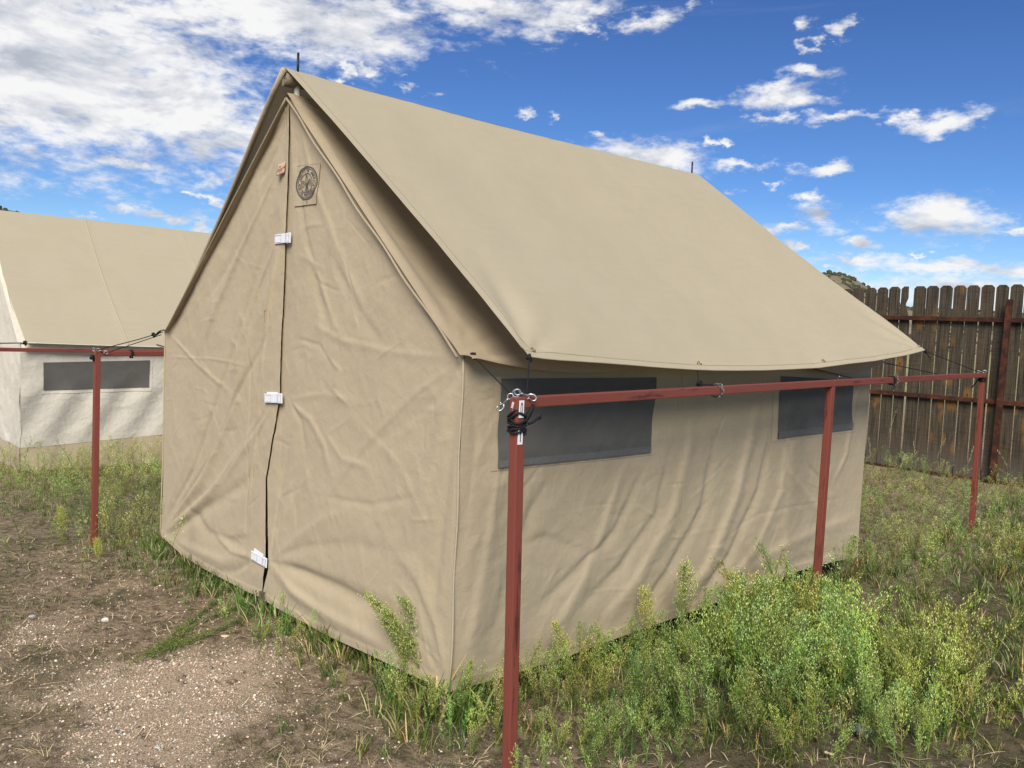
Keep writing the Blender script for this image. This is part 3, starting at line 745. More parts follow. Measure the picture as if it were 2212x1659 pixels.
# fleur: central blade, two curled side petals, band and foot, eagle sketched over it
stroke([(0,.54),(-.08,.36),(-.11,.18),(-.09,.02),(-.05,-.10)], .035); stroke([(0,.54),(.08,.36),(.11,.18),(.09,.02),(.05,-.10)], .035); stroke([(0,.52),(0,.05)], .03)
for sg in (-1, 1):
    stroke([(sg*.06,-.08),(sg*.16,.08),(sg*.28,.18),(sg*.40,.17),(sg*.46,.05),(sg*.44,-.08),(sg*.36,-.14)], .04)
    stroke([(sg*.10,-.14),(sg*.22,.0),(sg*.32,.05),(sg*.36,-.02)], .035); stroke([(sg*.18,-.02),(sg*.28,-.18),(sg*.40,-.20)], .03)
    stroke([(sg*.04,-.22),(sg*.14,-.34),(sg*.20,-.46),(sg*.12,-.50),(sg*.05,-.42)], .035); stroke([(sg*.30,.14),(sg*.36,.04),(sg*.30,-.06)], .03)
stroke([(-.13,.04),(-.05,-.02),(.05,-.02),(.13,.04)], .05); stroke([(-.10,-.06),(0,-.12),(.10,-.06)], .06); stroke([(-.12,-.20),(0,-.17),(.12,-.20)], .06); stroke([(0,-.12),(0,-.52)], .09); stroke([(-.06,-.08),(-.04,-.34)], .05); stroke([(.06,-.08),(.04,-.34)], .05)
v, f = text_mesh('®', .16); put([(q.x, q.y-1.17) for q in v], f)
eb.build('emblem_print', M_ink, patch)
# grommet, button
def ring_obj(name, c, r, tr, nrm, mt, parent, n=18):
    x = Vector(nrm).orthogonal().normalized(); y = Vector(nrm).normalized().cross(x); m_ = MB()
    m_.tube([Vector(c)+(x*cos(2*pi*k/n)+y*sin(2*pi*k/n))*r for k in range(n)], tr, 6, closed=True); return m_.build(name, mt, parent, True)
ring_obj('grommet', surfF(557, 1279, .004), .009, .003, (0, 1, 0), M_brass, tent)
P_ = up(1005, 1480, 'x', 0); m_ = MB(); m_.tube([(-.004, P_[1], P_[2]), (.010, P_[1], P_[2])], .017, 20); bt = m_.build('snap_button', M_button, tent, True)
m_ = MB(); m_.tube([(.010, P_[1], P_[2]), (.012, P_[1], P_[2])], .005, 10); m_.build('rivet', M_galv, bt)
# poles
m_ = MB(); m_.tube([(RX-.004, -.035+.06*k, 2.790+.002*sin(k*2)) for k in range(60)], .030, 14); rp = m_.build('ridge_pole', M_polewood, tent, True)
m_ = MB(); m_.tube([(RX-.012, -.045, 2.772), (RX-.012, .05, 2.772)], .018, 9); m_.tube([(RX-.03, -.04, 2.80), (RX-.03, .05, 2.80)], .014, 7); m_.build('split_end', M_wood, rp)
for y_ in (.03, 3.44):
    m_ = MB(); m_.tube([(RX-.005, y_, -.0), (RX-.005, y_, 2.78)], .0165, 14); m_.build('upright_pole', M_pvc, tent, True)
    m_ = MB(); m_.tube([(RX-.005, y_, 2.80), (RX-.005, y_, 2.935)], .0065, 10); m_.build('pole_spike', M_spike, tent, True)
# black ties on the roof corner
def knot(c, r, mt=M_black, parent=None, name='knot', seed=1):
    R_ = random.Random(seed); m_ = MB()
    pts = [Vector(c)+Vector((sin(k*1.9+seed), cos(k*2.3), sin(k*1.3+1)))*r*.6*R_.uniform(.7, 1.2) for k in range(9)]
    m_.tube(pts, r*.38, 6); m_.tube([Vector(c)+Vector((0, 0, r)), Vector(c), Vector(c)+Vector((r*.9, 0, -r*1.1))], r*.3, 5)
    return m_.build(name, mt, parent, True)

# ------------------------------------------------------------------ platform the tent stands on
plat = empty('tent_platform', (-1.45, 1.8, 0), 'low weathered wooden platform hidden under the hem of the near tent', 'platform')
m_ = MB(); m_.box((-1.49, 1.82, .085), (2.40, 3.00, .03), None, .004); m_.build('deck', M_wood, plat)
for (a, c) in (((-2.68, .34), (-.32, .34)), ((-2.68, 3.30), (-.32, 3.30)), ((-.32, .34), (-.32, 3.30)), ((-2.68, .34), (-2.68, 3.30))):
    m_ = MB(); m_.bar((a[0], a[1], .03), (c[0], c[1], .03), .04, .075, .004); m_.build('joist', M_wood, plat)
st_ = up(568, 1310, 'y', .0)
for (x, y, z) in ((-.04, .06, .10), (-2.96, .06, .10), (-.06, 3.5, .10), (-2.96, 3.5, .10)):
    m_ = MB(); m_.box((x, y, z/2-.05), (.06, .06, z+.1), None, .004); m_.build('leg', M_wood, plat)
m_ = MB(); m_.box((st_[0], -.004, -.01), (.042, .03, .24), Matrix.Rotation(.04, 3, 'Y'), .003)
tag(m_.build('wooden_stake', M_wood), 'split wooden stake standing under the bottom of the door opening', 'stake')

# ------------------------------------------------------------------ fly
F0 = np.array([RX-.005, -.040, 2.846]); F1 = np.array([RX-.005, 3.515, 2.852])
tip0 = up(1143, 768, 'y', .05); tip1 = np.array([.30, 3.728, 1.56])
ed = WP([(1143,770)]); ey = np.array([0.05,.2,.477,.85,1.2,1.75,2.36,3.0,3.35,3.728]); ez = np.array([1.493,1.482,1.468,1.447,1.434,1.430,1.444,1.484,1.516,1.56])
def fly(side):
    nu, nv_ = (260, 200) if side > 0 else (120, 100)
    u_ = np.linspace(0, 1, nu)[:, None]; q = np.linspace(0, 1, nv_)[None, :]
    top = F0*(1-u_[..., None])+F1*u_[..., None]
    top = top-np.array([0, 0, 1])*(.012*np.sin(pi*u_))[..., None]
    yb = tip0[1]+(tip1[1]-tip0[1])*u_; zb = np.interp(yb, ey, ez); xb = tip0[0]+(.30-tip0[0])*u_-.035*np.sin(pi*u_)
    bot = np.stack([xb, yb, zb], -1)
    P_ = top*(1-q[..., None])+bot*q[..., None]
    # side edges curve slightly inward; rounded over the pole
    P_[..., 1] += .03*np.sin(pi*q)*(1-u_)**6-.03*np.sin(pi*q)*u_**6
    d = 0
    for c_, n_, lo, hi, am in ((0., 5.5, .15, 1.35, .005), (1., 5.5, .15, 1.2, .006)):
        dx = np.abs(u_-c_)*3.6; dq = (1-q)*2.2; r_ = np.hypot(dx, dq); th = np.arctan2(dx, dq+1e-6)
        d = d+am*(np.sin(th*n_*2+c_)*1.0)*np.exp(-((r_-.22)/.26)**2)*sm(r_, .02, .15)
    d = d-.016*np.exp(-(((u_-.02-.13*(1-q))/.020)**2))*np.exp(-(((1-q)-.14)/.13)**2)
    d = d-.02*np.exp(-(((u_-.5)/.4)**2))*np.sin(pi*q)**2-.008*(fbm(u_*5, q*3, 44, 2)-.5)
    d = d+.004*(fbm(u_*22+q*6, q*9, 47, 3)-.5)
    nrm = np.array([.61, 0, .79]); P_ = P_+nrm*d[..., None]
    # soft roll at the ridge
    P_[..., 2] -= 0
    P_[..., 2] += -.003*np.exp(-q/.012)+.0*u_
    # hem line: doubled cloth on the free edges
    hb = .0022*((1-sm(u_*3.65, .045, .048))+sm(q, .981, .983))
    P_ = P_+nrm*np.clip(hb, 0, .0022)[..., None]
    if side < 0:
        P_[..., 0] = 2*RX-.01-P_[..., 0]+.12*sm(q, 0, 1); P_[..., 2] += .03*np.sin(pi*q)
    return P_
flyo = empty('rain_fly', (-1.45, 1.8, 2.8), 'pale khaki rain fly stretched over the ridge of the near tent', 'tent fly')
for sg in (1, -1):
    Pf_ = fly(sg); Vl, Fl = grid(Pf_, sg > 0); np_mesh('fly_panel', Vl, Fl, M_fly, flyo)
    m_ = MB(); m_.tube([tuple(q) for q in Pf_[::6, -1]], .0035, 6); m_.build('edge_rope', M_fly, flyo, True)
    m_ = MB(); m_.tube([tuple(q+np.array([0, -.001, 0])) for q in Pf_[0, ::5]], .003, 6); m_.build('edge_rope', M_fly, flyo, True)
    i_ = 3; m_ = MB(); m_.tube([tuple(q+np.array([.0022*sg, 0, .0028])) for q in Pf_[i_, 3::6]], .0011, 4); m_.build('hem_stitch', M_fly2s, flyo)
    m_ = MB(); m_.tube([tuple(q+np.array([.002*sg, 0, .0026])) for q in Pf_[::8, -4]], .0010, 4); m_.build('hem_stitch', M_fly2s, flyo)
    if sg > 0: FLY = Pf_
    else:
        e_ = Pf_[0, ::8]; m_ = MB(); m_.tube([tuple(q+np.array([.004, -.008, -.010+.02*sin(pi*k/len(e_))])) for k, q in enumerate(e_)], [.015-.007*k/len(e_) for k in range(len(e_))], 10); m_.build('rolled_edge', M_canvas, flyo, True)
def fly_at(U, V):   # nearest point on the eave for a grommet
    best = None
    for q in FLY[:, -5]:
        d = q-CAM; uu = PCX+FPX*(d@_r)/(d@_f)
        if best is None or abs(uu-U) < best[0]: best = (abs(uu-U), q)
    return best[1]
for U in (1152, 1511, 1777, 1985):
    q = fly_at(U, 0); ring_obj('grommet', q+np.array([.004, 0, .004]), .010, .0022, (.61, 0, .79), M_brass, flyo)

# ------------------------------------------------------------------ steel guy-line rails
def rail_frame(pts, posts, label, sz=.038):
    t0 = empty('steel_rail', (pts[0][0], pts[0][1], 0), label, 'guy rail', 'red steel rails that hold the tent guy lines')
    for i, (a, c) in enumerate(zip(pts[:-1], pts[1:])):
        a = Vector(a); c = Vector(c); m_ = MB(); m_.bar(a-Vector((0, 0, sz/2)), c-Vector((0, 0, sz/2)), sz, sz, .004); m_.build('top_rail', M_redy, t0)
    out = []
    for (top, base) in posts:
        m_ = MB(); z_w = top[2]-(.040 if top[2] < pts[0][2]+.0 or len(posts) > 2 else .0); m_.bar((base[0], base[1], gz(base[0], base[1])-.15), (top[0], top[1], top[2]), sz+.001, sz+.001, .004, (1, 0, 0)); out.append(m_.build('post', M_red, t0))
    return t0, out
rA = (.470, -.150, 1.357); rM = (.275, 2.50, 1.3745); rB = (.062, 5.56, 1.3875)
dirR = (Vector(rB)-Vector(rA)).normalized()
rail, rposts = rail_frame([tuple(Vector(rA)-dirR*.002), rM, tuple(Vector(rB)+dirR*.015)],
    [((rA[0], rA[1], rA[2]-.0), (rA[0]+.036, rA[1]+.012)), ((rM[0], rM[1], rM[2]-.038), (rM[0]-.004, rM[1])), ((rB[0], rB[1], rB[2]-.0015), (rB[0]+.01, rB[1]))],
    'red painted square steel rail on three posts along the side of the near tent')
# paint chips on the near corner
def on_post(V, U=1124, y=None): return None
# number plate on the near post's +x face
pz = up(1124, 941, 'x', rA[0]+.0315)
pdir = Vector((.036, .012, -1.40)).normalized()
fx = rA[0]+.0205+.036*(rA[2]-pz[2])/1.5
pz = up(1124, 941, 'x', fx+.001)
def plate(zc, h, wd, name, lab=None):
    m_ = MB(); m_.box((fx+.0008, pz[1], zc), (.0012, wd, h), None, 0); return m_.build(name, M_sticker, rposts[0])
pl_ = plate(pz[2], .062, .023, 'number_sticker')
v, f = text_mesh('1', .070); vx = [q.x for q in v]; m_ = MB(); cxm = (max(vx)+min(vx))/2
m_.add([(fx+.0022, pz[1]+(q.x-cxm)*.45, pz[2]+q.y) for q in v], f); m_.build('sticker_digit', M_digit, pl_)
z2 = up(1124, 884, 'x', fx+.001)[2]; pl2 = plate(z2, .060, .023, 'number_sticker')
v, f = text_mesh('0', .062); m_ = MB(); m_.add([(fx+.0022, pz[1]+(q.x)*.40, z2+q.y) for q in v], f); m_.build('sticker_digit', M_digit, pl2)
m_ = MB(); m_.box((rA[0]-.002, rA[1]-.0205, rA[2]-.028), (.010, .0012, .022), Matrix.Rotation(.3, 3, 'Y'), 0); m_.box((rA[0]-.0+.001, rA[1]-.0205, rA[2]-.05), (.005, .0012, .010), None, 0); m_.build('paint_chip', M_chip, rposts[0])
# left rail
LA = (-3.43, -.29, 1.316); LB = (-3.62, 3.9, 1.335)
rail2, lp = rail_frame([LA, LB], [((LA[0], LA[1], LA[2]), (LA[0]-.02, LA[1])), ((LB[0], LB[1], LB[2]-.002), LB)],
    'red painted steel rail ending at a single slim post left of the near tent', .036)
P0 = up(-260, 755, 'x', -6.75); P1 = up(420, 757, 'x', -6.75); P0[2] = 1.16; P1[2] = 1.16
a_ = up(0, 751, 'x', -6.75); b2 = up(355, 756, 'x', -6.75)
k_ = (b2[2]-a_[2])/(b2[1]-a_[1]); NA = (-6.75, -1.1, a_[2]+(-1.1-a_[1])*k_); NB = (-6.75, 4.2, a_[2]+(4.2-a_[1])*k_)
rail3, np3 = rail_frame([NA, NB], [(NA, NA), (NB, NB)], 'red painted steel rail running in front of the neighbouring tent wall', .036)

# ------------------------------------------------------------------ ropes, hooks and chains
def rope(name, pts, r, label, sag=.0, knotat=None):
    a = [Vector(p) for p in pts]; out = []
    for p, q in zip(a[:-1], a[1:]):
        for k in range(8): u__ = k/8; out.append(p.lerp(q, u__)-Vector((0, 0, sag*4*u__*(1-u__))))
    out.append(a[-1]); m_ = MB(); m_.tube(out, r, 6)
    o_ = m_.build(name, M_black, None, True); return tag(o_, label, 'rope', 'black guy lines between canvas and rail')
def wrap(c, axis, hw, n, r, pitch, ph=0, M_=M_black, name='wrap', parent=None, ell=1.0):
    axis = Vector(axis).normalized(); x = Vector((0, 0, 1)) if abs(axis.z) < .8 else Vector((1, 0, 0)); x = (x-axis*x.dot(axis)).normalized(); y = axis.cross(x)
    pts = []
    N = int(n*16)
    for k in range(N+1):
        a = 2*pi*k/16+ph; ca, sa = cos(a), sin(a); s__ = 1/max(abs(ca), abs(sa)); s__ = min(s__, 1.25)
        pts.append(Vector(c)+(x*ca+y*sa)*s__*hw+axis*(pitch*(k/16-n/2)+.003*sin(k*.9)))
    m_ = MB(); m_.tube(pts, r, 6); return m_.build(name, M_, parent, True)
tipV = Vector(tip0); railtop = Vector(rA)
eaveTie = Vector(up(1021, 768, 'x', .045))
g1 = rope('guy_rope', [eaveTie, railtop+Vector((-.02, .0, -.002))], .0024, 'thin black cord from the tent eave corner down to the near post')
knot(eaveTie, .013, parent=g1, seed=2)
hookc = Vector(up(1137, 872, 'y', rA[1]-.0))
g2 = rope('guy_rope', [tipV+Vector((.006, -.004, -.004)), Vector(up(1137, 872, 'y', rA[1]+.05))], .0024, 'black cord hanging straight from the front corner of the rain fly to the near post')
knot(tipV+Vector((.006, -.004, -.006)), .014, parent=g2, seed=3)
# lashing round near post
lash = empty('rope_lashing', rA, 'thick black cord lashed round the top of the near post, one end frayed', 'rope')
wrap(Vector(rA)+Vector((.003, 0, -.112)), (0, 0, 1), .0250, 3.2, .0042, .010, .4, parent=lash, name='turn')
wrap(Vector(rA)+Vector((.003, 0, -.085)), (.35, -.1, 1), .0255, 2.1, .0046, .013, 1.4, parent=lash, name='turn')
wrap(Vector(rA)+Vector((.003, 0, -.070)), (-.55, .35, 1), .0262, 1.5, .0050, .012, 2.4, parent=lash, name='turn')
kx = Vector(rA)+Vector((.026, .030, -.062)); m_ = MB(); m_.tube([kx+Vector((-.02, -.03, -.045)), kx+Vector((-.004, -.01, -.02)), kx, kx+Vector((.004, .012, .022)), kx+Vector((.0, .02, .036))], [.006, .008, .010, .008, .005], 8); m_.build('knot', M_black, lash, True)
e0 = kx+Vector((0, .0, -.030)); m_ = MB(); e1 = e0+Vector((.014, .038, .022)); m_.tube([e0, e0+Vector((.006, .016, .006)), e1], .0048, 6)
for k in range(7): m_.tube([e1, e1+Vector((.006*sin(k*2), .010+.003*cos(k), .009*cos(k*1.7)))], [.003, .0012], 4)
m_.build('frayed_end', M_black, lash, True)
# snap hooks
def snap_hook(c, d, s, label, mt=M_galv, group='steel snap hooks clipped on the tent rails'):
    """eye ring, swivel barrel, hook with thumb gate, laid along d"""
    d = Vector(d).normalized(); n = d.orthogonal().normalized(); 
    n = (Vector((1, -1, 0)).normalized()-d*Vector((1, -1, 0)).normalized().dot(d)).normalized(); sd_ = d.cross(n)
    e = empty('snap_hook', c, label, 'snap hook', group); c = Vector(c)
    P = lambda a, b_, h=0: c+d*a*s+sd_*b_*s+n*h*s
    m_ = MB(); m_.tube([P(.011*cos(2*pi*k/16), .010*sin(2*pi*k/16)) for k in range(16)], .0026*s, 6, closed=True); m_.build('eye', mt, e, True)
    m_ = MB(); m_.tube([P(.011, 0), P(.016, 0), P(.018, 0), P(.036, 0)], [.003*s, .006*s, .0042*s, .0036*s], 8); m_.build('barrel', mt, e, True)
    m_ = MB(); m_.tube([P(.036, 0), P(.045, -.009), P(.057, -.011), P(.067, -.006), P(.069, .003), P(.063, .009), P(.055, .010)], [.0045*s, .004*s, .0036*s, .0034*s, .0034*s, .003*s, .0022*s], 7); m_.build('hook', mt, e, True)
    m_ = MB(); m_.tube([P(.038, .004), P(.054, .009)], .0022*s, 6); m_.tube([P(.042, .006), P(.041, .014)], [.0018*s, .003*s], 6); m_.build('gate', mt, e, True)
    return e
T = Vector(rA)
eyeb = empty('ring_bolt', T, 'grey steel ring bolt standing on top of the near post', 'ring bolt')
m_ = MB(); m_.tube([T+Vector((-.012+.013*cos(2*pi*k/16)*.7, .004+.013*cos(2*pi*k/16)*.7, .011+.013*sin(2*pi*k/16))) for k in range(16)], .0036, 6, closed=True); m_.build('ring', simple('ring_grey', (.22, .27, .30), .4, .8), eyeb, True)
snap_hook(T+Vector((-.006, .004, .016)), (.62, .70, -.30), 1.0, 'shiny steel snap hook lying across the rail top at the near post')
snap_hook(T+Vector((-.024, -.012, .000)), (-.42, -.52, -.78), .95, 'shiny steel snap hook dangling off the left side of the near post')
# mid rail tie
def rail_at(U, V=None, top=0.):
    best = None
    for k in range(2001):
        q = np.array(rA)*(1-k/2000)+np.array(rB)*k/2000
        if q[1] < rM[1]: f_ = (q[1]-rA[1])/(rM[1]-rA[1]); q = np.array(rA)*(1-f_)+np.array(rM)*f_
        d = q-CAM; uu = PCX+FPX*(d@_r)/(d@_f)
        if best is None or abs(uu-U) < best[0]: best = (abs(uu-U), q)
    return Vector(best[1])
def chain_loop(c, axis, hw, label, mt=M_galvd, n=11, lk=.011):
    e = empty('rail_chain', c, label, 'chain', 'short chain loops wrapped round the red rail'); axis = Vector(axis).normalized()
    x = Vector((0, 0, 1)); x = (x-axis*x.dot(axis)).normalized(); y = axis.cross(x)
    for i in range(n):
        a = 2*pi*i/n; tdir = (-x*sin(a)+y*cos(a)); rad = (x*cos(a)+y*sin(a)); cc = Vector(c)+rad*hw+axis*.003*sin(i*2.1)
        s2 = rad if i % 2 else axis
        m_ = MB(); m_.tube([cc+tdir*lk*cos(2*pi*k/10)+s2*lk*.58*sin(2*pi*k/10) for k in range(10)], .0024, 5, closed=True); m_.build('link', mt, e, True)
    return e
q1 = rail_at(1549); chain_loop(q1-Vector((0, 0, .021)), dirR, .031, 'rusty grey chain loop round the rail between the two windows')
s1 = fly_at(1507, 0); k1 = Vector(rail_at(1523))+Vector((-.035, 0, .012))
g3 = rope('guy_rope', [tuple(s1), tuple(k1)], .0024, 'short black cord from the middle of the fly edge to the chained rail')
knot(k1, .016, parent=g3, seed=5); m_ = MB(); m_.tube([k1, k1+Vector((.02, .02, -.004)), q1+Vector((-.02, 0, .004))], .004, 6); m_.build('lead', M_black, g3, True)
# eye hook over mid post
qm = rail_at(1811); m_ = MB(); m_.tube([qm+Vector((0, 0, -.002)), qm+Vector((0, 0, .018)), qm+Vector((.005, -.004, .025)), qm+Vector((.012, -.008, .020))], .0028, 6)
tag(m_.build('eye_hook', M_galv, None, True), 'small open steel hook standing on the rail over the middle post', 'hook')
# third tie
q2 = rail_at(1930); c3 = chain_loop(q2-Vector((0, 0, .020)), dirR, .031, 'grey chain loop with black cord on the rail near its far end')
wr = wrap(q2-dirR*.03-Vector((0, 0, .020)), dirR, .024, 2, .0042, .012, .5, parent=None, name='cord_wrap'); tag(wr, 'black cord wound round the rail beside the far chain loop', 'rope', 'cord wound round the red rail')
m_ = MB(); m_.tube([q2-dirR*.03-Vector((-.02, 0, .04)), q2-dirR*.10-Vector((-.04, .0, .075))], .004, 6); m_.build('loose_end', M_black, wr, True)
ev2 = Vector(up(1752, 795, 'x', .085)); g4 = rope('guy_rope', [ev2, Vector(rail_at(1850))+Vector((-.022, 0, .004))], .0026, 'black cord from the eave above the small window to the rail')
ev3 = Vector(up(1888, 779, 'x', .05)); g5 = rope('guy_rope', [ev3, Vector(rail_at(2030))+Vector((-.02, 0, .006))], .003, 'black cord from the rear eave corner to the rail before the dark fence')
g6 = rope('guy_rope', [Vector(tip1)+Vector((0, 0, -.004)), Vector(rB)+Vector((-.01, -.02, -.0))], .003, 'black cord from the rear corner of the rain fly to the far post')
knot(Vector(tip1)+Vector((.004, 0, -.006)), .014, parent=g6, seed=7)
m_ = MB(); m_.tube([Vector(tip1)+Vector((0, .0, -.006)), Vector(tip1)+Vector((.02, .05, -.05))], .003, 6); m_.build('loose_end', M_black, g6, True)
wr = wrap(Vector(rB)-Vector((0, 0, .055)), (0, 0, 1), .025, 3.2, .0048, .012, .5, name='cord_wrap'); tag(wr, 'black cord wound round the top of the far post', 'rope', 'cord wound round the red rail')
m_ = MB(); m_.tube([Vector(rB)+Vector((-.02, -.03, -.055)), Vector(rB)+Vector((-.05, -.08, -.13))], .005, 6); m_.build('loose_end', M_black, wr, True)
snap_hook(Vector(rB)+Vector((-.03, -.02, .006)), (.8, .5, .1), .9, 'small steel snap hook on top of the far post')
# left ties
tl = np.array([TW-.02, .02, 1.475]); lpv = Vector(LA)
g7 = rope('guy_rope', [Vector(up(352, 717, 'y', .0)), Vector(up(300, 733, 'y', -.12)), lpv+Vector((-.0, -.0, .004))], .003, 'doubled black cord from the front left tent corner to the left post')
m_ = MB(); a1 = Vector(up(352, 719, 'y', .0)); m_.tube([a1+Vector((0, -.01, -.012)), lpv+Vector((.09, .04, -.006))], .0026, 6); m_.build('second_strand', M_black, g7, True)
knot(Vector(up(331, 723, 'y', -.05)), .016, parent=g7, seed=9); m_ = MB(); kk = Vector(up(342, 719, 'y', -.03)); m_.tube([kk+Vector((-.05, 0, -.02)), kk, kk+Vector((.04, 0, .015))], [.004, .009, .005], 6); m_.build('tensioner', M_black, g7, True)
snap_hook(lpv+Vector((-.01, -.02, .008)), (.05, .2, -.9), .85, 'steel snap hook hanging down the front of the left post')
snap_hook(lpv+Vector((.02, .00, .006)), (.35, .85, -.32), .9, 'steel snap hook lying to the right of the left post top')
knot(lpv+Vector((.004, -.03, -.045)), .020, parent=g7, seed=11)
wr = wrap(lpv+Vector((-.01, .22, -.020)), (0, 1, 0), .026, 1.6, .004, .010, .5, name='cord_wrap'); tag(wr, 'black cord loop round the left rail just right of its post', 'rope', 'cord wound round the red rail')

# ------------------------------------------------------------------ neighbouring tent
t2 = empty('wall_tent', (-9, 2, -.1), 'white walled tent with brown skirt under a khaki fly, behind on the left', 'tent')
X2, Y2, H2, B2, RX2, RZ2 = -7.52, .24, 1.19, -.18, -9.02, 2.69
def folds2(a, z, seed): return .020*(ridged(a*1.6+z*.9, z*1.4-a*.8, seed, 3)-.3)+.03*(fbm(a*2.2+z*2.2, z*.9-a*.3, seed+3, 3)-.5)+.012*np.sin((a*1.0-z*.55)*15)*sm(z, -.1, .3)*(1-sm(z, .6, .9))
yy, zz = np.meshgrid(np.linspace(0, 4.3, 220), np.linspace(.085, H2, 80), indexing='ij')
hemq = .06*sm(yy, 0, 1.6)
z = np.where(zz < .5, zz+hemq*(1-(zz-.085)/.415), zz)
Vl, Fl = grid(np.stack([X2+folds2(yy, z, 3), Y2+yy, z], -1), True); np_mesh('side_wall', Vl, Fl, M_white, t2)
yy, zz = np.meshgrid(np.linspace(0, 4.3, 160), np.linspace(0, 1, 24), indexing='ij'); z = (B2-.04)*(1-zz)+(.09+.06*sm(yy, 0, 1.6))*zz
Vl, Fl = grid(np.stack([X2-.004+folds2(yy, .1+0*z, 3)*zz+.05*(1-zz)+.02*np.sin(yy*11+z*4)*(1-zz), Y2+yy, z], -1), True); np_mesh('skirt', Vl, Fl, M_canvas, t2)
s = np.linspace(0, 1, 120)[:, None]; zz = np.linspace(.085, RZ2-.02, 110)[None]
xr = np.where(zz < H2, X2, X2+(RX2-X2)*(zz-H2)/(RZ2-H2)); xl = np.where(zz < H2, 2*RX2-X2, 2*RX2-xr); x = xl*(1-s)+xr*s
Vl, Fl = grid(np.stack([x, Y2-folds2(x, zz+0*x, 22), zz+0*x], -1)); np_mesh('front_wall', Vl, Fl, M_white, t2)
Vl, Fl = grid(np.stack([x, Y2+4.3+0*x, zz+0*x], -1), True); np_mesh('rear_wall', Vl, Fl, M_white, t2)
s = np.linspace(0, 1, 80)[:, None]; zz = np.linspace(B2-.04, .09, 12)[None]; x = (2*RX2-X2)*(1-s)+(X2+.0)*s+.05*s*(.09-zz)/.27
Vl, Fl = grid(np.stack([x+0*zz, Y2-.002-.01*(.09-zz)/.3-.02*np.sin(x*9)*(.09-zz)*(1-s)+0*x, zz+0*x], -1)); np_mesh('skirt', Vl, Fl, M_canvas, t2)
def win2(c4, off, mt, name):
    a, b_, c, d = [up(*q, 'x', X2)[1:] for q in c4]
    u_, v_ = np.meshgrid(np.linspace(0, 1, 50), np.linspace(0, 1, 20), indexing='ij')
    P_ = (a*(1-u_[..., None])+b_*u_[..., None])*(1-v_[..., None])+(d*(1-u_[..., None])+c*u_[..., None])*v_[..., None]
    Vp, Fp = grid(np.stack([X2+folds2(P_[..., 0]-Y2, P_[..., 1], 3)+off, P_[..., 0], P_[..., 1]], -1)); return np_mesh(name, Vp, Fp, mt, t2)
win2([(87,774),(330,771),(326,844),(87,851)], .004, M_white, 'window_surround')
win2([(93,783),(323,778),(320,836),(93,843)], .010, M_screen, 'window_screen')
# its fly
def fly2(side):
    u_ = np.linspace(0, 1, 200)[:, None]; q = np.linspace(0, 1, 90)[None]
    y = (Y2+.03)+u_*4.5+0*q; xb = X2+.10; x = RX2+(xb-RX2)*q+0*u_; z = RZ2+(H2+.012-RZ2)*q+0*u_
    z = z-.05*np.sin(pi*q)-.03*np.sin(pi*u_*1.0)*q; y = y-.20*(1-u_)**3*np.sin(pi*q*.5)*0-.03*(1-u_)**4*np.sin(pi*q)
    z = z+.006*(fbm(y*3, q*6, 8, 3)-.5)
    for k in (1.05, 2.25, 3.45):     # sewn panel seams
        z = z+.004*np.exp(-((y-Y2-k)/.012)**2)
    if side < 0: x = 2*RX2-x
    return np.stack([x, y, z], -1)
for sg in (1, -1):
    P2 = fly2(sg); Vl, Fl = grid(P2, sg > 0); np_mesh('roof_panel', Vl, Fl, M_fly2, t2)
    if sg > 0:
        m_ = MB(); m_.tube([tuple(q) for q in P2[::5, -1]], .006, 6); m_.build('edge_rope', M_white, t2, True)
        for k in (1.05, 2.25, 3.45):
            i = int(k/4.5*199); m_ = MB(); m_.tube([tuple(q+np.array([.004, 0, .004])) for q in P2[i, ::4]], .005, 5); m_.build('panel_seam', M_fly2s, t2, True)
        i0 = 4; band = P2[:, :1]
yy, q = np.meshgrid(np.linspace(Y2-.03, Y2+4.3, 60), np.linspace(0, 1, 40), indexing='ij')
Vl, Fl = grid(np.stack([RX2+(X2+.03-RX2)*q, yy, RZ2-.06+(H2+.02-RZ2+.04)*q-.02*np.sin(pi*q)], -1), True); np_mesh('inner_roof', Vl, Fl, M_white, t2)
Vl, Fl = grid(np.stack([2*RX2-(RX2+(X2+.03-RX2)*q), yy, RZ2-.06+(H2+.02-RZ2+.04)*q-.02*np.sin(pi*q)], -1)); np_mesh('inner_roof', Vl, Fl, M_white, t2)
# pale mesh edging along the ridge and the inner eave flap
yy, q = np.meshgrid(np.linspace(Y2, Y2+4.4, 150), np.linspace(0, 1, 5), indexing='ij')
Vl, Fl = grid(np.stack([X2+.015+.05*q, yy, H2+.0-.055*q-.02*np.abs(np.sin((yy-Y2)*1.9))*q], -1), True); np_mesh('eave_flap', Vl, Fl, M_white, t2)
g8 = rope('guy_rope', [(X2+.10, Y2+.02, H2+.01), (-6.80, NA[1]+.1, NA[2]+.01)], .0055, 'black cord from the neighbouring tent corner toward its rail at the left edge')
knot((X2+.10, Y2+.02, H2+.01), .026, parent=g8, seed=21); m_ = MB(); m_.tube([(X2+.06, Y2+.02, H2-.05), (-6.80, NA[1]+.1, NA[2]+.01)], .0045, 6); m_.build('second_strand', M_black, g8, True)
e2 = Vector(up(338, 744, 'x', X2+.1)); g9 = rope('guy_rope', [e2, e2+Vector((.12, .25, -.08))], .006, 'short black cord hanging at the neighbouring eave beside the near tent')

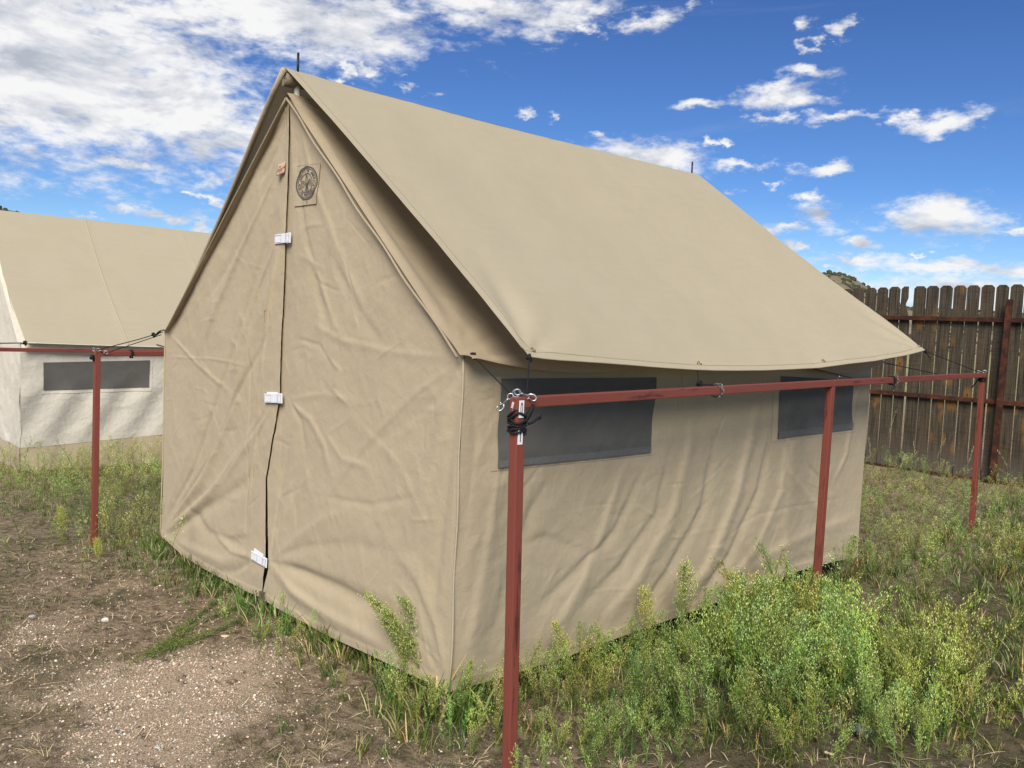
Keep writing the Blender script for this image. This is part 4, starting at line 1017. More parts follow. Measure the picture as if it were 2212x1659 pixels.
# ------------------------------------------------------------------ picket fence
FY = 8.26
fence = empty('picket_fence', (-1, FY, .1), 'dark weathered wooden picket fence with rusty steel rails beyond the tents', 'fence')
zx = [(432,502,224),(512,582,220),(592,660,218),(668,740,214),(748,796,212),(830,908,210),(915,994,208),(1002,1083,206),(1090,1170,205),(1180,1262,204),(1270,1356,202),(1368,1450,201),(1460,1546,198)]
cv = lambda zx_, zy_: ((3100+zx_/1.659)*.5486, (1000+zy_/1.659)*.5486)
pk = []
for a, c, t_ in zx:
    A_ = up(*cv(a, t_), 'y', FY); C_ = up(*cv(c, t_), 'y', FY); pk.append((A_[0], C_[0], (A_[2]+C_[2])/2))
R_ = random.Random(4)
x = pk[0][0]
while x > -8:
    wd = R_.uniform(.135, .145); pk.append((x-wd-.014, x-.014, 2.26+R_.uniform(-.015, .012))); x -= wd+.014
x = pk[12][1]
while x < 2.6:
    wd = R_.uniform(.135, .145); pk.append((x+.014, x+.014+wd, 2.27+R_.uniform(-.015, .012))); x += wd+.014
for i, (a, c, h) in enumerate(pk):
    z0 = .13; wd = c-a; ch = .030; a_, c_ = a+.001, c-.001; d = R_.uniform(-.003, .003); tl_ = R_.uniform(-.004, .004)
    prof_ = [(a_, z0), (c_, z0), (c_+tl_, h-ch), (c_-ch+tl_, h), (a_+ch+tl_, h), (a_+tl_, h-ch)]
    if i == 4: prof_ = [(a_, z0), (c_+.035, z0), (c_+.03, 1.85), (c_-.012, 2.02), (c_-.028, 2.07), (c_-.002, 2.14), (c_-.006, h), (a_+ch, h), (a_, h-ch)]
    n = len(prof_); m_ = MB(); m_.add([(p[0], FY+d, p[1]) for p in prof_]+[(p[0], FY+d+.018, p[1]) for p in prof_],
        [tuple(range(n))]+[tuple(range(n, 2*n))[::-1]]+[(k, (k+1) % n+0, (k+1) % n+n, k+n)[::-1] for k in range(n)])
    o_ = m_.build('picket', M_picket, fence)
    o_.location = o_.location
for z_ in (1.905, 1.0, .105):
    m_ = MB(); m_.bar((-8, FY-.026, z_), (2.6, FY-.026, z_+.0), .045, .05, .003); m_.build('fence_rail', M_rust, fence)
for x_ in (-.62, -3.05, -5.5, 1.8):
    m_ = MB(); m_.bar((x_, FY-.080, 0), (x_+.03, FY-.080, 2.13), .06, .055, .004, (1, 0, 0)); m_.build('fence_post', M_rust, fence)

# ------------------------------------------------------------------ plants
def ribbon(path, wds, nrm):
    """flat blade along path -> verts, tris"""
    path = np.asarray(path, float); n = len(path); t_ = np.gradient(path, axis=0); t_ /= np.linalg.norm(t_, axis=1)[:, None]+1e-9
    s__ = np.cross(t_, nrm); s__ /= np.linalg.norm(s__, axis=1)[:, None]+1e-9
    w_ = np.asarray(wds)[:, None]; V = np.concatenate([path-s__*w_, path+s__*w_]); F = []
    for i in range(n-1): F += [(i, i+1, n+i+1), (i, n+i+1, n+i)]
    return V, np.array(F)
OCT = np.array([(1,0,0),(-1,0,0),(0,1,0),(0,-1,0),(0,0,1),(0,0,-1)], float)
OCF = np.array([(0,2,4),(2,1,4),(1,3,4),(3,0,4),(2,0,5),(1,2,5),(3,1,5),(0,3,5)])
TET = np.array([(.9,.5,-.6),(-.9,.5,-.6),(0,-1,-.6),(0,0,1.1)]); TEF = np.array([(0,2,1),(0,1,3),(1,2,3),(2,0,3)])
class Acc:
    def __init__(s): s.V = []; s.F = []; s.C = []; s.n = 0
    def add(s, V, F, c):
        V = np.asarray(V); s.V.append(V); s.F.append(np.asarray(F)+s.n); s.C.append(np.broadcast_to(np.asarray(c, float), V.shape).copy()); s.n += len(V)
    def get(s): return np.concatenate(s.V), np.concatenate(s.F), np.concatenate(s.C)
def tri_tube(path, r0, r1):
    path = np.asarray(path, float); n = len(path); V = []
    for i, p in enumerate(path):
        r_ = r0+(r1-r0)*i/(n-1)
        t_ = path[min(i+1, n-1)]-path[max(i-1, 0)]; t_ /= np.linalg.norm(t_)+1e-9; a = np.cross(t_, [.3, .9, .1]); a /= np.linalg.norm(a); b_ = np.cross(t_, a)
        for k in range(3): V.append(p+(a*cos(k*2.094)+b_*sin(k*2.094))*r_)
    F = []
    for i in range(n-1):
        for k in range(3): j = (k+1) % 3; F += [(i*3+k, i*3+j, i*3+3+j), (i*3+k, i*3+3+j, i*3+3+k)]
    return np.array(V), np.array(F)
GREEN = np.array([.118, .190, .037]); LITE = np.array([.30, .385, .080]); BUD = np.array([.72, .74, .35]); STEM = np.array([.26, .27, .09])
def weed(seed, h=1.0, nb=22, bud=7, low=False, oct_=False, far=False):
    """horseweed-like plant of unit height: bent stem, narrow leaves, a plume of thin twigs with seed heads"""
    g = np.random.default_rng(seed); A = Acc()
    bend = g.normal(0, .10, 2); sp_ = np.array([[bend[0]*t_**2, bend[1]*t_**2, t_] for t_ in np.linspace(0, 1, 7)])
    A.add(*tri_tube(sp_, .0075, .003), STEM*g.uniform(.8, 1.2))
    P_ = lambda t_: np.array([bend[0]*t_**2, bend[1]*t_**2, t_])
    for i in range(5 if far else 14 if low else 20):      # leaves up the stem
        t_ = g.uniform(.05, .8); a = g.uniform(0, 2*pi); L = g.uniform(.09, .20)*(1.1-t_*.7); d = np.array([cos(a), sin(a), g.uniform(.3, 1.1)]); d /= np.linalg.norm(d)
        p0 = P_(t_); path = [p0, p0+d*L*.5, p0+d*L+np.array([0, 0, -L*.35])]
        A.add(*ribbon(path, [.006, .0125, .0015], np.array([0, 0, 1.])+g.normal(0, .2, 3)), (GREEN if t_ < .6 else LITE)*g.uniform(.7, 1.35))
    t0 = g.uniform(.30, .45)
    for i in range(nb):
        t_ = t0+(1-t0)*(i+g.random())/nb; a = i*2.4+g.uniform(-.5, .5); L = (.30*(1-(t_-t0)/(1.02-t0))**.7+.06)*g.uniform(.7, 1.2)
        d = np.array([cos(a)*.50, sin(a)*.50, 1.0]); d /= np.linalg.norm(d); p0 = P_(t_)
        tip = p0+d*L+np.array([0, 0, L*.15]); midp = p0+d*L*.5+np.array([cos(a), sin(a), 0])*L*.06
        A.add(*ribbon([p0, midp, tip], [.0028, .0022, .0012], np.array([sin(a), -cos(a), .3])), STEM*g.uniform(.9, 1.4))
        for k in range(1 if far else 2 if low else 3):
            f_ = g.uniform(.2, .9); q = p0+(tip-p0)*f_; aa = g.uniform(0, 2*pi); dd = np.array([cos(aa), sin(aa), .9]); ln_ = g.uniform(.035, .065)
            A.add(*ribbon([q, q+dd*ln_*.6, q+dd*ln_], [.0035, .0062, .001], np.array([0, .3, 1.])), LITE*g.uniform(.75, 1.3))
        for k in range(bud):
            f_ = g.uniform(.35, 1.06); q = p0+(tip-p0)*f_+g.normal(0, .020, 3); s__ = g.uniform(.0080, .0145)*(.62 if oct_ else 1)
            c = BUD*g.uniform(.6, 1.25) if g.random() < .72 else LITE*g.uniform(.9, 1.5)
            if low:
                aa = g.uniform(0, 2*pi); V = np.array([[cos(aa)*s__, sin(aa)*s__, 0], [-cos(aa)*s__, -sin(aa)*s__, 0], [0, 0, s__*1.9], [-sin(aa)*s__, cos(aa)*s__, s__*.6], [sin(aa)*s__, -cos(aa)*s__, s__*.6]])+q
                A.add(V, [(0, 1, 2), (3, 4, 2)], c)
            elif oct_: A.add(OCT*s__*np.array([.75, .75, 1.35])+q, OCF, c)
            else: A.add(TET*s__*np.array([.9, .9, 1.4])+q, TEF, c)
    return A.get()
WEEDS = [weed(100+k, nb=int(rng.integers(11, 16)), bud=5) for k in range(5)]
WLOW = [weed(200+k, nb=int(rng.integers(9, 13)), bud=5, low=True) for k in range(6)]
WFAR = [weed(260+k, nb=9, bud=4, low=True, far=True) for k in range(4)]
def grass_tuft(seed, n=11, dry=False, flat=.35):
    g = np.random.default_rng(seed); A = Acc()
    for i in range(n):
        a = g.uniform(0, 2*pi); L = g.uniform(.5, 1.0); ln_ = g.uniform(.25, 1.0)*flat*2; b0 = g.normal(0, .12, 2)
        p = [np.array([b0[0], b0[1], 0])]
        for k in range(1, 3):
            t_ = k/2; p.append(np.array([b0[0]+cos(a)*ln_*t_**1.6*L, b0[1]+sin(a)*ln_*t_**1.6*L, L*(t_-.38*ln_*t_*t_)]))
        c = (np.array([.46, .38, .22]) if dry or g.random() < .26 else np.array([.095, .150, .032]))*g.uniform(.6, 1.6)
        A.add(*ribbon(p, [.016, .017, .002], np.array([cos(a+1.57+.3), sin(a+1.57+.3), .0])*.2+np.array([-cos(a)*.6, -sin(a)*.6, .8])), c)
    return A.get()
TUFT = [grass_tuft(300+k) for k in range(6)]; DRYT = [grass_tuft(320+k, 10, True, .8) for k in range(4)]
def scatter(name, protos, pts, scl, lean, tint, mt, label, cat, kind='stuff'):
    """all plants of one kind joined: real geometry"""
    VV, FF, CC = [], [], []; n0 = 0; N = len(pts); which = rng.integers(0, len(protos), N)
    for w_ in range(len(protos)):
        ii = np.where(which == w_)[0]
        if not len(ii): continue
        V, F, Cc = protos[w_]; n = len(ii); a = rng.uniform(0, 2*pi, n); s__ = scl[ii]
        ca, sa = np.cos(a), np.sin(a)
        x = (V[None, :, 0]*ca[:, None]-V[None, :, 1]*sa[:, None]); y = (V[None, :, 0]*sa[:, None]+V[None, :, 1]*ca[:, None]); z = np.repeat(V[None, :, 2], n, 0)
        lx_ = lean[ii, 0][:, None]; ly_ = lean[ii, 1][:, None]
        x = x+lx_*z*(.5+.5*z); y = y+ly_*z*(.5+.5*z); z = z*(1-.25*(lx_**2+ly_**2))
        P_ = np.stack([x*s__[:, None]+pts[ii, 0][:, None], y*s__[:, None]+pts[ii, 1][:, None], z*s__[:, None]+gz(pts[ii, 0], pts[ii, 1])[:, None]-.004], -1)
        VV.append(P_.reshape(-1, 3)); FF.append((F[None]+(n0+np.arange(n)*len(V))[:, None, None]).reshape(-1, 3)); n0 += n*len(V)
        CC.append((Cc[None]*tint[ii][:, None, :]).reshape(-1, 3))
    V = np.concatenate(VV); F = np.concatenate(FF); Cc = np.concatenate(CC); print(name, N, len(F))
    o_ = np_mesh(name, V, F, mt, smooth=False, colr=np.clip(Cc, 0, 1)); return tag(o_, label, cat, kind=kind)
def outside(x, y, m=.0): return ~((x > TW-m) & (x < 0+m) & (y > 0-m) & (y < TL+m))
def frag(x, y): return fbm(x*1.6, y*1.6, 77, 3)
def line_d(x, y): # signed distance of a point behind the front edge of the weed bed, right of the tent
    nx_, ny_ = -.772, .636; return (x-.44)*nx_+(y+.10)*ny_
def dens_weed(x, y):
    n = frag(x, y)-.5
    d = line_d(x, y)+n*.9
    r = sm(d, -.08, .22)*np.maximum(sm(x, -.02, .08), sm(y, 3.64, 3.8)*(x > -3.6))*(.34+.62*sm(n, -.16, .12))
    r = np.maximum(r, .9*sm(y, 3.7, 4.3)*(x > -3.6)*sm(n, -.35, -.05))
    r = np.maximum(r, .8*sm(x, .02, .1)*np.exp(-((x-.42)**2/.10+(y-.20)**2/.10))*sm(n, -.3, 0))
    r = r*(1-.65*np.exp(-((x-.95)**2/.5+(y-3.9)**2/.5)))
    strip = (.25+.75*sm(x, -1.25, -.35))*sm(x, -3.2, -2.6)*sm(-x, -.1, .05)*sm(y, -.50, -.25)*sm(-y, .0, .1)*.85
    leftb = np.exp(-((x+3.50)**2/.45+(y-.10)**2/.55))*1.3+sm(-x, 3.1, 3.5)*sm(y, -.45, .4)*.95+1.1*np.exp(-((x+6.4)**2/1.4))*sm(y, -.4, .2)
    back = 0*x
    return np.clip(np.maximum.reduce([r, strip*sm(n, -.25, .1), leftb*(.6+1.2*sm(n, -.1, .2)), back]), 0, 1)*outside(x, y, -.02)
def pick(n, box, fn, seed):
    g = np.random.default_rng(seed); x = g.uniform(box[0], box[1], n); y = g.uniform(box[2], box[3], n); k = g.random(n) < fn(x, y); return np.stack([x[k], y[k]], 1)
def visible(p, m=.25):
    d = np.stack([p[:, 0]-CAM[0], p[:, 1]-CAM[1], np.full(len(p), .1)-CAM[2]], 1); f_ = d@_f; return (f_ > .8) & (np.abs(d@_r/f_) < .60+m)
p1 = pick(2700, (-1.4, 1.9, -.7, 2.2), dens_weed, 11); p1 = p1[visible(p1, .06)]
def tints(n, lo=.75, hi=1.25, brown=.12, pts=None):
    t_ = rng.uniform(lo, hi, (n, 1))*np.ones((1, 3))*np.stack([rng.uniform(.82, 1.15, n), np.ones(n), rng.uniform(.8, 1.1, n)], 1)
    if pts is not None:
        q = fbm(pts[:, 0]*1.3, pts[:, 1]*1.3, 91, 2)[:, None]; q2 = fbm(pts[:, 0]*2.6, pts[:, 1]*2.6, 97, 2)[:, None]
        t_ = t_*(.68+.70*q)*np.where(q2 > .55, np.array([[1.04, 1.0, .85]]), np.array([[.86, 1.0, .90]]))
    k = rng.random(n) < brown; t_[k] *= np.array([1.22, .97, 1.0]); return t_
def heights(p, lo, hi):
    q = fbm(p[:, 0]*2.1, p[:, 1]*2.1, 88, 3); return (lo+(hi-lo)*(.35+.65*sm(q, .32, .66)))*rng.uniform(.45, 1.25, len(p))
hh = heights(p1, .13, .37)*(.55+.45*sm(line_d(p1[:, 0], p1[:, 1]), .0, .7)); hh = np.where(p1[:, 0] < 0, rng.uniform(.07, .18, len(p1))+.08*sm(p1[:, 0], -.5, -.1), hh)
cap_ = np.where((p1[:, 0] > -.05) & (p1[:, 0] < .30), .25, 1); hh = np.minimum(hh, cap_)
scatter('weed_cover', WEEDS, p1, hh, rng.normal(0, .20, (len(p1), 2)), tints(len(p1), pts=p1, brown=.02), M_plant, 'dense knee high green weeds with pale seed heads beside the near tent', 'weeds')
p2 = pick(9800, (-8, 3.4, -1.2, 8.2), dens_weed, 12); p2 = p2[visible(p2, .06) & ~((p2[:, 0] > -1.4) & (p2[:, 1] < 2.2) & (p2[:, 0] < 1.9))]
h2 = heights(p2, .14, .32)*np.where(p2[:, 0] < -3, 1.0, 1)*np.where(p2[:, 1] > 5.5, .75, 1)
dcam = np.hypot(p2[:, 0]-CAM[0], p2[:, 1]-CAM[1]); nr_ = dcam < 4.6
for sel, pro, lab in ((nr_, WLOW, 'green feathery weeds growing round the middle post of the red rail'), (~nr_, WFAR, 'farther green weeds spreading toward the dark fence and the white tent')):
    scatter('weed_cover', pro, p2[sel], h2[sel], rng.normal(0, .3, (sel.sum(), 2)), tints(sel.sum(), pts=p2[sel], brown=.03), M_plant, lab, 'weeds')
# grass
def dens_grass(x, y):
    n = fbm(x*2.5, y*2.5, 52, 3)-.5
    under = np.exp(-(np.maximum(-y-.02, 0)/.24)**2)*((x < .05) & (x > -3.3) & (y < .1))
    r = sm(line_d(x, y)+n*.6, -.12, .25)*.55*((x > -.05) | (y > 3.6))
    sideh = np.exp(-((x-.05)/.16)**2)*(x > -.1)*(y > 0)*(y < 3.9)
    lf = (sm(-x, 3.0, 3.4)*sm(y, -.6, .1))*.85+.5*np.exp(-((x+2.7)**2/.5+(y+.25)**2/.06))
    pch = .30*sm(n, .10, .22)*(1-gravel(x, y))
    return np.clip(np.maximum.reduce([under, r, sideh, lf, pch]), 0, 1)*outside(x, y, -.10)
g1_ = pick(36000, (-8, 3.4, -1.6, 8.2), dens_grass, 21); g1_ = g1_[visible(g1_, .06)]
nearw = np.exp(-(np.maximum(-g1_[:, 1], 0)/.25)**2)*((g1_[:, 0] < .1) & (g1_[:, 0] > -3.3) & (g1_[:, 1] < .1))
gs = rng.uniform(.03, .085, len(g1_))*(1+.9*sm(line_d(g1_[:, 0], g1_[:, 1]), .0, .4)*(g1_[:, 0] > -.1))*(1+1.2*nearw)*np.where(dens_grass(g1_[:, 0], g1_[:, 1]) < .3, .55, 1)
scatter('grass', TUFT, g1_, gs, rng.normal(0, .3, (len(g1_), 2)), tints(len(g1_), .7, 1.3, .1, g1_), M_plant, 'green grass along the tent hem and under the weeds', 'grass')
g2_ = pick(17000, (-8, 3.4, -1.8, 8.2), lambda x, y: (.55*np.exp(-(line_d(x, y)/.30)**2)*(x > -.3)+.18+.75*sm(fbm(x*2, y*2, 8, 3), .5, .65))*(1-.85*gravel(x, y))*outside(x, y), 22); g2_ = g2_[visible(g2_, .06)]
scatter('dry_grass', DRYT, g2_, rng.uniform(.02, .075, len(g2_)), rng.normal(0, .8, (len(g2_), 2)), rng.uniform(.45, 1.25, (len(g2_), 1))*np.ones((1, 3)), M_straw, 'matted dry straw coloured grass lying over the bare soil', 'dry grass')
# creeping moss-like mat: tiny leaves
LEAF = []
for k in range(4):
    g = np.random.default_rng(400+k); A = Acc()
    for i in range(26):
        a = g.uniform(0, 2*pi); r_ = abs(g.normal(0, .5)); p = np.array([cos(a)*r_, sin(a)*r_, g.uniform(0, .25)]); s__ = g.uniform(.05, .13); aa = g.uniform(0, 2*pi)
        A.add(np.array([[0, 0, 0], [cos(aa)*s__, sin(aa)*s__, s__*.5], [cos(aa+.7)*s__, sin(aa+.7)*s__, s__*.7]])+p, [(0, 1, 2)], np.array([.085, .110, .038])*g.uniform(.5, 1.6))
    LEAF.append(A.get())
g3_ = pick(38000, (-7, 2.4, -1.8, 2.5), lambda x, y: (sm(fbm(x*3.5, y*3.5, 33, 4)+.12*fbm(x*14, y*14, 36),   .50, .66))*(1-.60*gravel(x, y))*outside(x, y), 23); g3_ = g3_[visible(g3_, .06)]
scatter('creeping_plants', LEAF, g3_, rng.uniform(.025, .06, len(g3_)), np.zeros((len(g3_), 2)), tints(len(g3_), .7, 1.3, .3), M_plant, 'low dark creeping plants matted over the soil', 'ground cover')
# pebbles
def peb(n, box, fn, s0, s1, seed, name, label):
    p = pick(n, box, fn, seed); p = p[visible(p)]; N = len(p); g = np.random.default_rng(seed)
    s__ = s0+(s1-s0)*g.random((N, 1, 1))**3; sh = g.uniform(.6, 1.25, (N, 1, 3))*np.array([1, 1, .6])
    jit = 1+g.uniform(-.2, .2, (N, 6, 1)); a = g.uniform(0, 2*pi, N)
    V = OCT[None]*jit*sh; c_, s2 = np.cos(a)[:, None], np.sin(a)[:, None]; x = V[..., 0]*c_-V[..., 1]*s2; y = V[..., 0]*s2+V[..., 1]*c_
    V = np.stack([x, y, V[..., 2]], -1)*s__; V[..., 0] += p[:, 0][:, None]; V[..., 1] += p[:, 1][:, None]; V[..., 2] += gz(p[:, 0], p[:, 1])[:, None]+s__[:, :, 0]*.15
    base = np.array([[.66, .53, .40], [.46, .34, .25], [.80, .70, .54], [.22, .16, .12], [.50, .47, .42], [.66, .48, .35]])[g.integers(0, 6, N)]*g.uniform(.6, 1.2, (N, 1))
    o_ = np_mesh(name, V.reshape(-1, 3), (OCF[None]+(np.arange(N)*6)[:, None, None]).reshape(-1, 3), M_peb, smooth=False, colr=np.repeat(base, 6, 0)); print(name, N)
    return tag(o_, label, 'gravel', kind='stuff')
peb(140000, (-3.5, 1.6, -1.8, .3), lambda x, y: (.07+.75*gravel(x, y)*(.35+.65*sm(fbm(x*9, y*9, 15, 3), .42, .58)))*outside(x, y), .0022, .0085, 31, 'gravel', 'fine tan and pink gravel scattered on the bare patch before the tent')
# straw litter
def litter():
    A = Acc(); p = pick(8000, (-7, 2.4, -1.8, 3), lambda x, y: (.5*np.exp(-(line_d(x, y)/.35)**2)*(x > -.3)+.25+.6*sm(fbm(x*1.8, y*1.8, 18, 3), .48, .62))*(1-.8*gravel(x, y))*outside(x, y), 41); p = p[visible(p)]; g = np.random.default_rng(41)
    for q in p:
        a = g.uniform(0, 2*pi); L = g.uniform(.02, .13)*g.random()**.5+.01; z0 = float(gz(q[0], q[1])); d = np.array([cos(a), sin(a), 0]); k = g.normal(0, .15)
        c = np.array([.64, .54, .34])*g.uniform(.4, 1.3)
        A.add(*ribbon([np.array([q[0], q[1], z0+.004]), np.array([q[0], q[1], z0+g.uniform(.004, .02)])+d*L*.5+np.array([-d[1], d[0], 0])*k*L*.5, np.array([q[0], q[1], z0+g.uniform(.002, .02)])+d*L], [.0013, .0016, .0008], np.array([0, 0, 1.])), c)
    V, F, Cc = A.get(); tag(np_mesh('straw_litter', V, F, M_straw, smooth=False, colr=Cc), 'loose broken straw scattered across the ground', 'straw', kind='stuff')
litter()
# single tall weeds that stand out
def one_weed(U, V, h, lean, label, name='tall_weed', seed=0, tint=(1, 1, 1), nb=58, bud=9, z=0., grp='tall seeding weeds standing by the near tent'):
    p = up(U, V, 'z', z); A = weed(500+seed, nb=nb, bud=bud, oct_=True); Vp, F, Cc = A
    Vp = Vp.copy(); zz_ = Vp[:, 2].copy(); Vp[:, 0] += lean[0]*zz_*(.5+.5*zz_); Vp[:, 1] += lean[1]*zz_*(.5+.5*zz_); Vp = Vp*h
    o_ = np_mesh(name, Vp, F, M_plant, smooth=False, colr=np.clip(Cc*np.array(tint), 0, 1)); o_.location = (p[0], p[1], float(gz(p[0], p[1]))-.01)
    return tag(o_, label, 'weed', grp)
bx = np.array([-.70, -.60])*.5
one_weed(925, 1495, .40, (-.40, -.42), 'pale green feathery weed leaning left across the tent front by its right corner', seed=1, tint=(1.05, 1.05, 1))
one_weed(950, 1503, .42, (-.26, -.28), 'thin straight weed leaning over the canvas just inside the right front corner', seed=2, tint=(.9, .98, .95), nb=44, bud=7)
one_weed(903, 1490, .31, (-.30, -.24), 'short dense feathery weed at the left side of the leaning pair by the right corner', seed=15)
one_weed(938, 1512, .37, (-.34, -.40), 'feathery weed between the two leaning ones by the right front corner', seed=18)
one_weed(880, 1500, .24, (-.2, -.1), 'low leafy weed left of the leaning feathery group by the corner', seed=19, tint=(1.05, 1.05, .9))
one_weed(1000, 1560, .24, (-.1, .05), 'low bushy weed at the foot of the right front tent corner', seed=16, tint=(1.05, 1.05, 1))
one_weed(1170, 1560, .26, (0, .1), 'bushy green weed just right of the near post foot', seed=17)
one_weed(1475, 1410, .44, (.05, .0), 'bushy pale weed standing tallest against the side wall between post and window', seed=3, tint=(1.15, 1.12, 1.2))
one_weed(1392, 1430, .33, (-.1, .1), 'yellowish weed at the foot of the side wall left of the tallest one', seed=4, tint=(1.35, 1.15, 1.0))
one_weed(1690, 1335, .42, (-.28, -.28), 'dark slender weed leaning left against the side wall near the middle post', seed=5, tint=(.65, .85, .8), nb=24, bud=5)
one_weed(1575, 1375, .33, (0, 0), 'yellow green weed in front of the side wall left of the slender dark one', seed=6, tint=(1.3, 1.2, .9))
one_weed(1822, 1275, .34, (.1, 0), 'feathery weed just right of the middle post', seed=7, tint=(.95, 1.05, 1))
one_weed(1890, 1250, .25, (-.25, -.1), 'leafy weed leaning over the rear bottom corner of the tent', seed=8, tint=(.85, 1.0, .9))
one_weed(1070, 1600, .30, (0, .1), 'pinkish topped weed close behind the near post', seed=9, tint=(1.6, 1.2, 1.25))
one_weed(210, 1245, .20, (-.2, .1), 'small yellow green weed growing at the foot of the left post', seed=10, tint=(1.3, 1.2, .8))
one_weed(135, 1170, .26, (0, 0), 'yellow green weed standing alone on the dry ground at far left', seed=11, tint=(1.35, 1.2, .8))
one_weed(650, 1640, .0001+.10, (0, 0), 'small dark weed sprouting from the soil at the bottom edge', seed=12, tint=(.6, .7, .8)) if False else None
one_weed(740, 1520, .15, (.1, -.1), 'short weed with yellow buds in front of the tent hem', seed=13, tint=(1.1, 1.0, .8), nb=20, bud=6)
one_weed(1230, 1505, .30, (-.1, -.15), 'yellow green weed in the bed between near post and side wall', seed=14, tint=(1.3, 1.2, 1))
# dry grass stalks with seed heads
def stalk(U, V, axis, d, h, lean, label, col_=(.36, .30, .17), z=None):
    p = up(U, V, axis, d); z0 = float(gz(p[0], p[1])); A = Acc(); g = np.random.default_rng(int(U)); P_ = lambda t_: np.array([lean[0]*t_**2.2, lean[1]*t_**2.2, t_*(1-.12*t_)])*h
    A.add(*tri_tube([P_(k/8) for k in range(9)], .0016, .0007), np.array(col_)*.7)
    for k in range(22):
        t_ = .62+.38*k/22; q = P_(t_); aa = g.uniform(0, 2*pi); dd = np.array([cos(aa)*.5, sin(aa)*.5, 1]); L = .022
        A.add(*ribbon([q, q+dd*L*.5, q+dd*L], [.0008, .0026, .0004], np.array([sin(aa), cos(aa), .2])), np.array(col_)*g.uniform(.8, 1.4))
    for k in range(2):
        q = P_(.3+.15*k); aa = g.uniform(0, 2*pi); A.add(*ribbon([q, q+np.array([cos(aa)*.04, sin(aa)*.04, .05]), q+np.array([cos(aa)*.10, sin(aa)*.10, .03])], [.001, .0022, .0005], np.array([0, 0, 1.])), np.array(col_)*.6)
    V_, F, Cc = A.get(); o_ = np_mesh('grass_stalk', V_, F, M_straw, smooth=False, colr=np.clip(Cc, 0, 1)); o_.location = (p[0], p[1], z0-.01)
    return tag(o_, label, 'grass stalk', 'dry seeding grass stalks')
stalk(1245, 1440, 'z', 0, .42, (-.03, -.05), 'single dry grass stalk rising before the side wall beneath the large window')
for i, (U, V, h, l, lab) in enumerate([(1905,1040,.95,(.12,0),'tallest pale grass stalk before the fence close to the tent edge'),(1880,1050,.62,(-.1,0),'short drooping grass stalk before the fence at the tent edge'),(1975,1062,.6,(-.12,.1),'leaning grass stalk before the fence right of the wide picket gap'),
   (2010,1075,.70,(.14,0),'branched pale grass stalk in front of the middle of the fence'),(2080,1075,.62,(.12,0),'grass stalk before the fence just left of the far post'),(2185,1080,.55,(-.3,0),'drooping grass stalk at the foot of the rusty fence post'),(2205,1090,.6,(.1,0),'grass stalk before the fence at the right edge of the view'),(1935,1058,.45,(.2,0),'low bent grass stalk before the fence left of its middle')]):
    stalk(U, V, 'z', .08, h, l, lab)
# stones
def stone(U, V, s, c, label, seed):
    p = up(U, V, 'z', 0); g = np.random.default_rng(seed); bm = bmesh.new(); bmesh.ops.create_icosphere(bm, subdivisions=2, radius=1)
    for q in bm.verts: n_ = 1+.22*sin(q.co.x*3+seed)+.18*cos(q.co.y*4+seed*2)+g.uniform(-.05, .05); q.co = Vector((q.co.x*s[0], q.co.y*s[1], q.co.z*s[2]))*n_
    me = bpy.data.meshes.new('stone'); bm.to_mesh(me); bm.free(); o_ = link('stone', me, simple('stone_'+str(seed), c, .9, 0, .2, 60, .5)); o_.location = (p[0], p[1], float(gz(p[0], p[1]))+s[2]*.4); o_.rotation_euler = (0, 0, seed)
    return tag(o_, label, 'stone', 'loose stones on the ground')
stone(227, 1345, (.022, .016, .012), (.62, .60, .54), 'white stone lying left of the gravel patch', 1)
stone(70, 1333, (.022, .012, .006), (.36, .38, .37), 'flat grey stone on dry soil near the left edge', 2)
stone(455, 1450, (.017, .010, .007), (.20, .17, .14), 'flat dark brown pebble on the gravel before the door', 3)
stone(485, 1384, (.018, .012, .006), (.60, .50, .30), 'pale yellow pebble on the gravel before the door', 4)
stone(216, 1533, (.014, .008, .007), (.55, .42, .25), 'sandy oblong pebble at lower left on the gravel', 5)
stone(148, 1636, (.012, .009, .006), (.50, .36, .26), 'pinkish pebble at the bottom left edge', 6)
stone(340, 1620, (.013, .009, .006), (.40, .41, .38), 'bluish grey pebble at the bottom of the gravel patch', 7)
stone(401, 1370, (.010, .009, .007), (.30, .16, .11), 'small reddish pebble beside the trailing green stems', 8)
stone(166, 1335, (.014, .012, .005), (.58, .48, .34), 'tan chip of stone left of the white stone', 9)
# dry leaves
def leaf(U, V, s, label, seed, c=(.50, .40, .24)):
    p = up(U, V, 'z', 0); A = Acc(); u__, v__ = np.meshgrid(np.linspace(0, 1, 9), np.linspace(-1, 1, 5), indexing='ij'); wd = np.sin(pi*u__**.8)*.32*(1+.18*np.sin(u__*20))
    P_ = np.stack([u__, v__*wd, .12*v__**2+.10*np.sin(u__*5+seed)], -1)*s; V_, F = grid(P_); mm = np.array([[cos(seed), -sin(seed), 0], [sin(seed), cos(seed), 0], [0, 0, 1]]); V_ = V_@mm.T
    o_ = np_mesh('dry_leaf', V_, F, simple('leaf_'+str(seed), c, .7, 0, .2, 80, .3), smooth=True); o_.location = (p[0], p[1], float(gz(p[0], p[1]))+.02); return tag(o_, label, 'leaf', 'fallen dry leaves')
leaf(1780, 1640, .045, 'cream curled dry leaf at the bottom right', 1); leaf(1762, 1608, .030, 'tan dry leaf just above the cream one', 2, (.36, .27, .16)); leaf(1718, 1632, .022, 'small brown dry leaf left of the cream one', 5, (.34, .25, .15))
